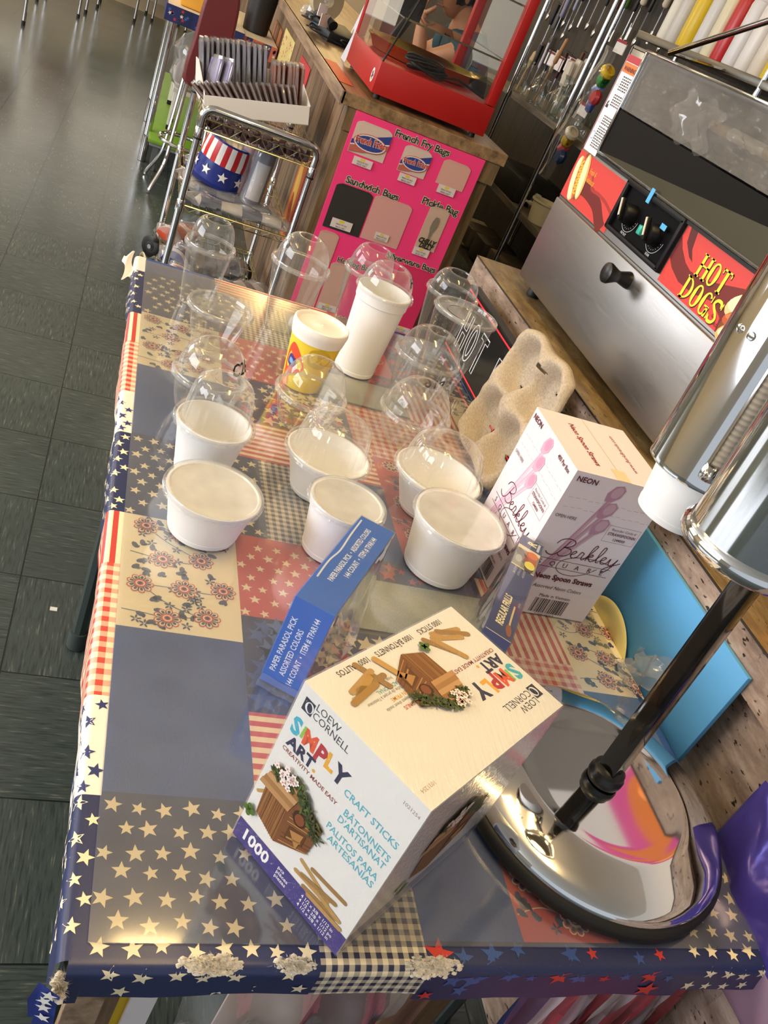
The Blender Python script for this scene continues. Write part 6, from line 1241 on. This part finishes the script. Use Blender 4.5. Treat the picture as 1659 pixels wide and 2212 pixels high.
sp_ = [(1.465, 4.30, .82), (1.44, 4.30, .98), (1.41, 4.30, 1.15), (1.375, 4.30, 1.235), (1.37, 4.155, 1.235), (1.285, 4.193, 1.165), (1.39, 4.46, 1.235), (1.29, 4.515, 1.13)]
skin('shirt', sp_, [(0, 1), (1, 2), (2, 3), (2, 4), (4, 5), (2, 6), (6, 7)], [.175, .165, .180, .115, .098, .080, .098, .080], P('#22454e', .8, var=.4), t_)
skin('trousers', [(1.47, 4.30, .80), (1.36, 4.22, .78), (1.22, 4.22, .72), (1.235, 4.24, .42), (1.28, 4.38, .78), (1.22, 4.40, .72), (1.255, 4.40, .42)], [(0, 1), (1, 2), (2, 3), (0, 4), (4, 5), (5, 6)], [.145, .095, .078, .056, .095, .078, .056], P('#23262e', .8), t_)
t_ = thing('bar_stool', 'plain dark stool the person sits on behind the wood counter', 'stool', (1.50, 4.30, 0)); MB().lathe([(0, .62), (.17, .62), (.18, .64), (.17, .665), (0, .67)], '#2b2320', seg=32).build('seat', t_)
for k in range(4): a = PI / 4 + k * PI / 2; MB().tube([(.12 * math.cos(a), .12 * math.sin(a), .62), (.19 * math.cos(a), .19 * math.sin(a), .002)], .012, 'steel_dark', seg=8).build('leg', t_)
# ------------------------------------------------------------------ aisle furniture behind the cart
def patriot_cloth(name, x0, x1, y0, y1, z, lb, c1, c2):
    b = MB().box(((x0 + x1) / 2, (y0 + y1) / 2, z - .004), (x1 - x0, y1 - y0, .008), P('#eadfca', .5)); n = 6
    for k in range(n):
        a, b_ = x0 + (x1 - x0) * k / n, x0 + (x1 - x0) * (k + 1) / n; b.box(((a + b_) / 2, y0 - .002, z - .038), (b_ - a, .005, .078), (c1, c2, c1, '#c9573f', c2, c1)[k]); f2 = Frame((a, y0 - .0046, z - .077), (1, 0, 0), (0, 0, 1))
        for j in range(5): star_poly(lambda p, f, q: b.add([f2(x, y, 2) for x, y in p], f, q), random.uniform(.01, b_ - a - .01), random.uniform(.012, .065), .011, random.random(), ('#b8352f', '#3d5fa8', '#e9dfd0')[j % 3])
    b.box((x0 - .002, (y0 + y1) / 2, z - .038), (.005, y1 - y0, .078), c1); tag(b.build(name, smooth=0), lb, 'tablecloth')
def chrome_table(name, lb, x0, x1, y0, y1, z):
    t_ = thing(name, lb, 'table', ((x0 + x1) / 2, (y0 + y1) / 2, 0)); hx, hy = (x1 - x0) / 2, (y1 - y0) / 2
    MB().box((0, 0, z - .022), (2 * hx - .012, 2 * hy - .012, .028), '#cfc6b4').build('tabletop', t_)
    for sx_, sy_ in ((-1, -1), (-1, 1), (1, -1), (1, 1)): MB().tube([(sx_ * (hx - .045), sy_ * (hy - .05), .002), (sx_ * (hx - .045), sy_ * (hy - .05), z - .036)], .019, 'chrome', seg=14).lathe([(.021, .002), (.021, .14), (.019, .15)], 'chrome_dark', T(sx_ * (hx - .045), sy_ * (hy - .05), 0), 14).build('leg', t_)
    return t_
chrome_table('dining_table', 'chrome-legged table with star cloth behind the maroon stool', -.01, .40, 4.85, 5.85, .815); patriot_cloth('table_cover', -.01, .40, 4.85, 5.85, .824, 'navy and red star cloth on the chrome-legged table', P('#232f66', .5), P('#1c2a55', .5))
tag(MB().box((.15, 5.10, .87), (.20, .30, .09), P('#e3a83c', .45), bevel=.012).build('yellow_tub'), 'yellow plastic tub on the chrome-legged table', 'tub')
t_ = thing('low_bench', 'bright green low bench top with white legs under the chrome-legged table', 'bench', (.27, 4.85, 0)); MB().box((0, .83, .165), (.46, 1.9, .02), P('#6d9a22', .45), bevel=.004).build('bench_top', t_); MB().box((0, .83, .145), (.44, 1.86, .018), '#8c8e90').build('frame', t_)
for sx_, sy_ in ((-.18, -.07), (.18, -.07), (-.18, 1.70), (.18, 1.70)): MB().box((sx_, sy_, .068), (.03, .03, .134), '#5d6062').build('leg', t_)
t_ = thing('white_stand', 'white-legged stand with black feet standing on the green bench', 'stand', (.18, 5.08, .1755)); MB().box((.12, .29, .22), (.36, .66, .02), '#d8d6d2').build('top', t_)
for sx_, sy_ in ((-.04, -.02), (.28, -.02), (-.04, .60), (.28, .60)): l_ = MB().box((sx_, sy_, .12), (.026, .026, .19), '#efedea'); l_.box((sx_, sy_, .012), (.027, .027, .024), '#101010'); l_.build('leg', t_)
b = MB().lathe([(0, 0), (.09, .005), (.12, .06), (.11, .14), (.13, .20), (.08, .27), (.03, .30)], 'bag_film', T(.20, 5.14, .4075), 28, mod=lambda a, r, z: r * (1 + .10 * math.sin(a * 5 + z * 40))); b.lathe([(0, .01), (.08, .02), (.09, .10), (.05, .18), (0, .2)], P('#8b7a72', .5, var=.6), T(.20, 5.14, .4075), 16); tag(b.build('wrapped_bundle'), 'bundle in clear plastic on the white-legged stand', 'bundle')
chrome_table('side_table', 'second table with striped cloth holding a black bucket beside the wood counter', .40, .585, 4.88, 5.80, .806); patriot_cloth('table_cover', .38, .587, 4.87, 5.82, .815, 'orange striped and navy cloth on the bucket table', '#c8674a', P('#232f66', .5))
t_ = thing('black_bucket', 'tall black bucket on the striped table beside the wood counter', 'bucket', (.475, 5.15, .8155)); MB().lathe([(0, .002), (.066, .002), (.07, .006), (.086, .27), (.092, .272), (.092, .28), (.082, .28), (.068, .012), (0, .01)], P('#1d1c1e', .45), seg=36).build('bucket_body', t_)
t_ = thing('bar_stool', 'maroon vinyl backed chrome stool behind the packet tray', 'stool', (.215, 4.36, 0))
b = MB(); out = [(-.085, .60), (.085, .60), (.088, .80), (.080, .98), (.055, 1.06), (0, 1.085), (-.055, 1.06), (-.080, .98), (-.088, .80)]
pts = [tuple(p) for p in catmull(out, 5, True)]; b.prism(pts, .075, P('#6e2a2c', .35), Matrix(((1, 0, 0, 0), (0, 0, -1, .02), (0, 1, 0, 0), (0, 0, 0, 1)))); o = b.build('backrest', t_); md = o.modifiers.new('round', 'BEVEL'); md.width = .012; md.segments = 3; md.limit_method = 'ANGLE'
MB().lathe([(0, .56), (.11, .56), (.122, .575), (.122, .60), (.11, .62), (0, .625)], P('#6e2a2c', .35), T(.03, .15, 0), 40).build('seat', t_)
MB().tube([(.13 * math.cos(a), .17 + .13 * math.sin(a), .26) for a in [2 * PI * k / 28 for k in range(28)]], .010, 'chrome', seg=8, closed=True).build('foot_ring', t_)
for k in range(4): a = PI / 4 + k * PI / 2 + .1; MB().tube(catmull([(.10 * math.cos(a), .17 + .10 * math.sin(a), .56), (.115 * math.cos(a), .17 + .115 * math.sin(a), .28), (.13 * math.cos(a), .17 + .13 * math.sin(a), .15), (.19 * math.cos(a), .17 + .19 * math.sin(a), .035), (.20 * math.cos(a), .17 + .20 * math.sin(a), .006)], 5), .010, 'chrome', seg=8).build('leg', t_)
# chrome-legged dining chairs far down the aisle
def far_chair(x, y, rz, lb, c):
    t_ = thing('dining_chair', lb, 'chair', (x, y, 0), rz, 'far dining chairs'); MB().box((0, 0, .45), (.40, .40, .05), c, bevel=.015).build('seat', t_); MB().box((0, .20, .72), (.38, .04, .34), c, bevel=.015).build('backrest', t_)
    for sx_, sy_ in ((-.17, -.17), (.17, -.17), (-.17, .17), (.17, .17)): MB().tube([(sx_, sy_, .03), (sx_, sy_, .43)], .012, 'chrome', seg=10).lathe([(0, 0), (.014, 0), (.014, .032), (0, .032)], '#191919', T(sx_, sy_, .0005), 10).build('leg', t_)
    for sx_ in (-.17, .17): MB().tube([(sx_, .19, .45), (sx_, .205, .62)], .010, 'chrome', seg=8).build('back_post', t_)
far_chair(-1.11, 7.46, .1, 'dark red chrome-legged chair nearest in the far aisle', '#6a2a30'); far_chair(-.36, 9.45, 0, 'grey chrome-legged chair in front of the back window', '#55555a'); far_chair(.10, 9.90, .2, 'grey chrome-legged chair by the back baseboard', '#55555a'); far_chair(-.78, 8.6, -.1, 'dark red chrome-legged chair behind the nearest far one', '#6a2a30')
# ------------------------------------------------------------------ goods stored under the near end of the table
def card(name, lb, cat, x0, x1, y, z1, th, mat, rx=0.0, txt=None):
    t_ = MB().box(((x0 + x1) / 2, 0, z1 / 2), (x1 - x0, th, z1), mat, bevel=.001)
    if txt:
        f2 = Frame((x0, -th / 2, z1), (1, 0, 0), (0, 0, 1))
        for k, s_ in enumerate(txt): t_.text(f2, s_, .02, -.022 - .020 * k, .016, '#3a1c1c', lift=3, bold=.02)
    o = t_.build(name, smooth=0); o.location = (0, y, .001); o.rotation_euler = (rx, 0, 0); tag(o, lb, cat); return o
card('plywood_sheet', 'light plywood sheet standing under the near aisle corner of the table', 'panel', .012, .050, .055, .655, .012, 'wood_counter_edge'); card('plywood_sheet', 'thin brown plywood sheet behind the light one under the table', 'panel', .045, .072, .075, .655, .012, 'wood_counter_side')
card('yellow_card', 'yellow card standing under the near table edge', 'card', .072, .10, .085, .64, .004, P('#e6c52a', .6)); card('white_card', 'white card leaning beside the yellow card under the table', 'card', .085, .115, .075, .64, .004, '#ece8ec'); card('printed_sheet', 'white printed sheet hanging in film under the near table edge', 'sheet', .19, .30, .070, .645, .003, P('#dcc3b4', .6), 0, ('cutlery', 'plates', 'cups')); 
b = MB().box((.335, .10, .40), (.16, .06, .47), P('#6d2030', .5, var=.4), bevel=.02); tag(b.build('maroon_bag'), 'maroon cloth bag standing on end under the near table edge', 'bag'); bpy.data.objects['maroon_bag'].location = (0, 0, -.164)
b = MB().grid(lambda a, c: V(.13 + .26 * a, .045 + .012 * math.sin(a * 21 + c * 9) + .008 * math.sin(c * 23), .05 + .60 * c), 24, 20, 'bag_film'); tag(b.build('film_sheet'), 'clear plastic film draped before the goods under the table', 'film')
for k, (x, c) in enumerate(((.455, 'wood_counter_side'), (.515, 'wood_counter_end'))): o = card('wood_board', ['dark wood board leaning under the table middle', 'grey-brown wood board next to the dark one under the table'][k], 'board', x, x + .05, .12 + .02 * k, .64, .018, c); o.rotation_euler = (0, 0, 0)
t_ = thing('flag_bag', 'big clear bag of red, white and navy flags under the table end beside the counter', 'bag', (.68, .09, .3)); mb = MB()
for k in range(9): mb.grid(lambda a, c, k=k: V(-.11 + .028 * k + .030 * a, -.03 + .012 * math.sin(a * 6 + c * 7 + k), -.28 + .63 * c), 4, 14, P(['#24305f', '#d9cfd2', '#b8323c', '#c8bcc4', '#a83240', '#ddd2d6', '#c23a48', '#d5c8ce', '#b43a46'][k], .6))
mb.build('flag_cloth', t_); MB().grid(lambda a, c: V(-.13 + .30 * a, -.052 + .012 * math.sin(a * 17 + c * 9), -.28 + .64 * c), 20, 20, 'film').build('bag_film', t_)
b = MB().lathe([(0, -.25), (.10, -.24), (.14, -.1), (.13, .12), (.10, .24), (0, .26)], P('#bf5a6e', .35, var=.35), T(.94, -.06, .33), 28, mod=lambda a, r, z: r * (1 + .07 * math.sin(a * 7 + z * 20))); 
tag(b.build('pink_bag'), 'shiny pink bag of goods on the floor at the table end', 'bag'); bpy.data.objects['pink_bag'].location = (-.235, -.03, -.07)
# paper scrap on the floor
tag(MB().box((0, 0, 0), (.016, .012, .001), '#efeee8').build('paper_scrap', smooth=0, loc=(-.035, 1.165, .0008)), 'tiny white paper scrap on the dark tile floor', 'scrap')
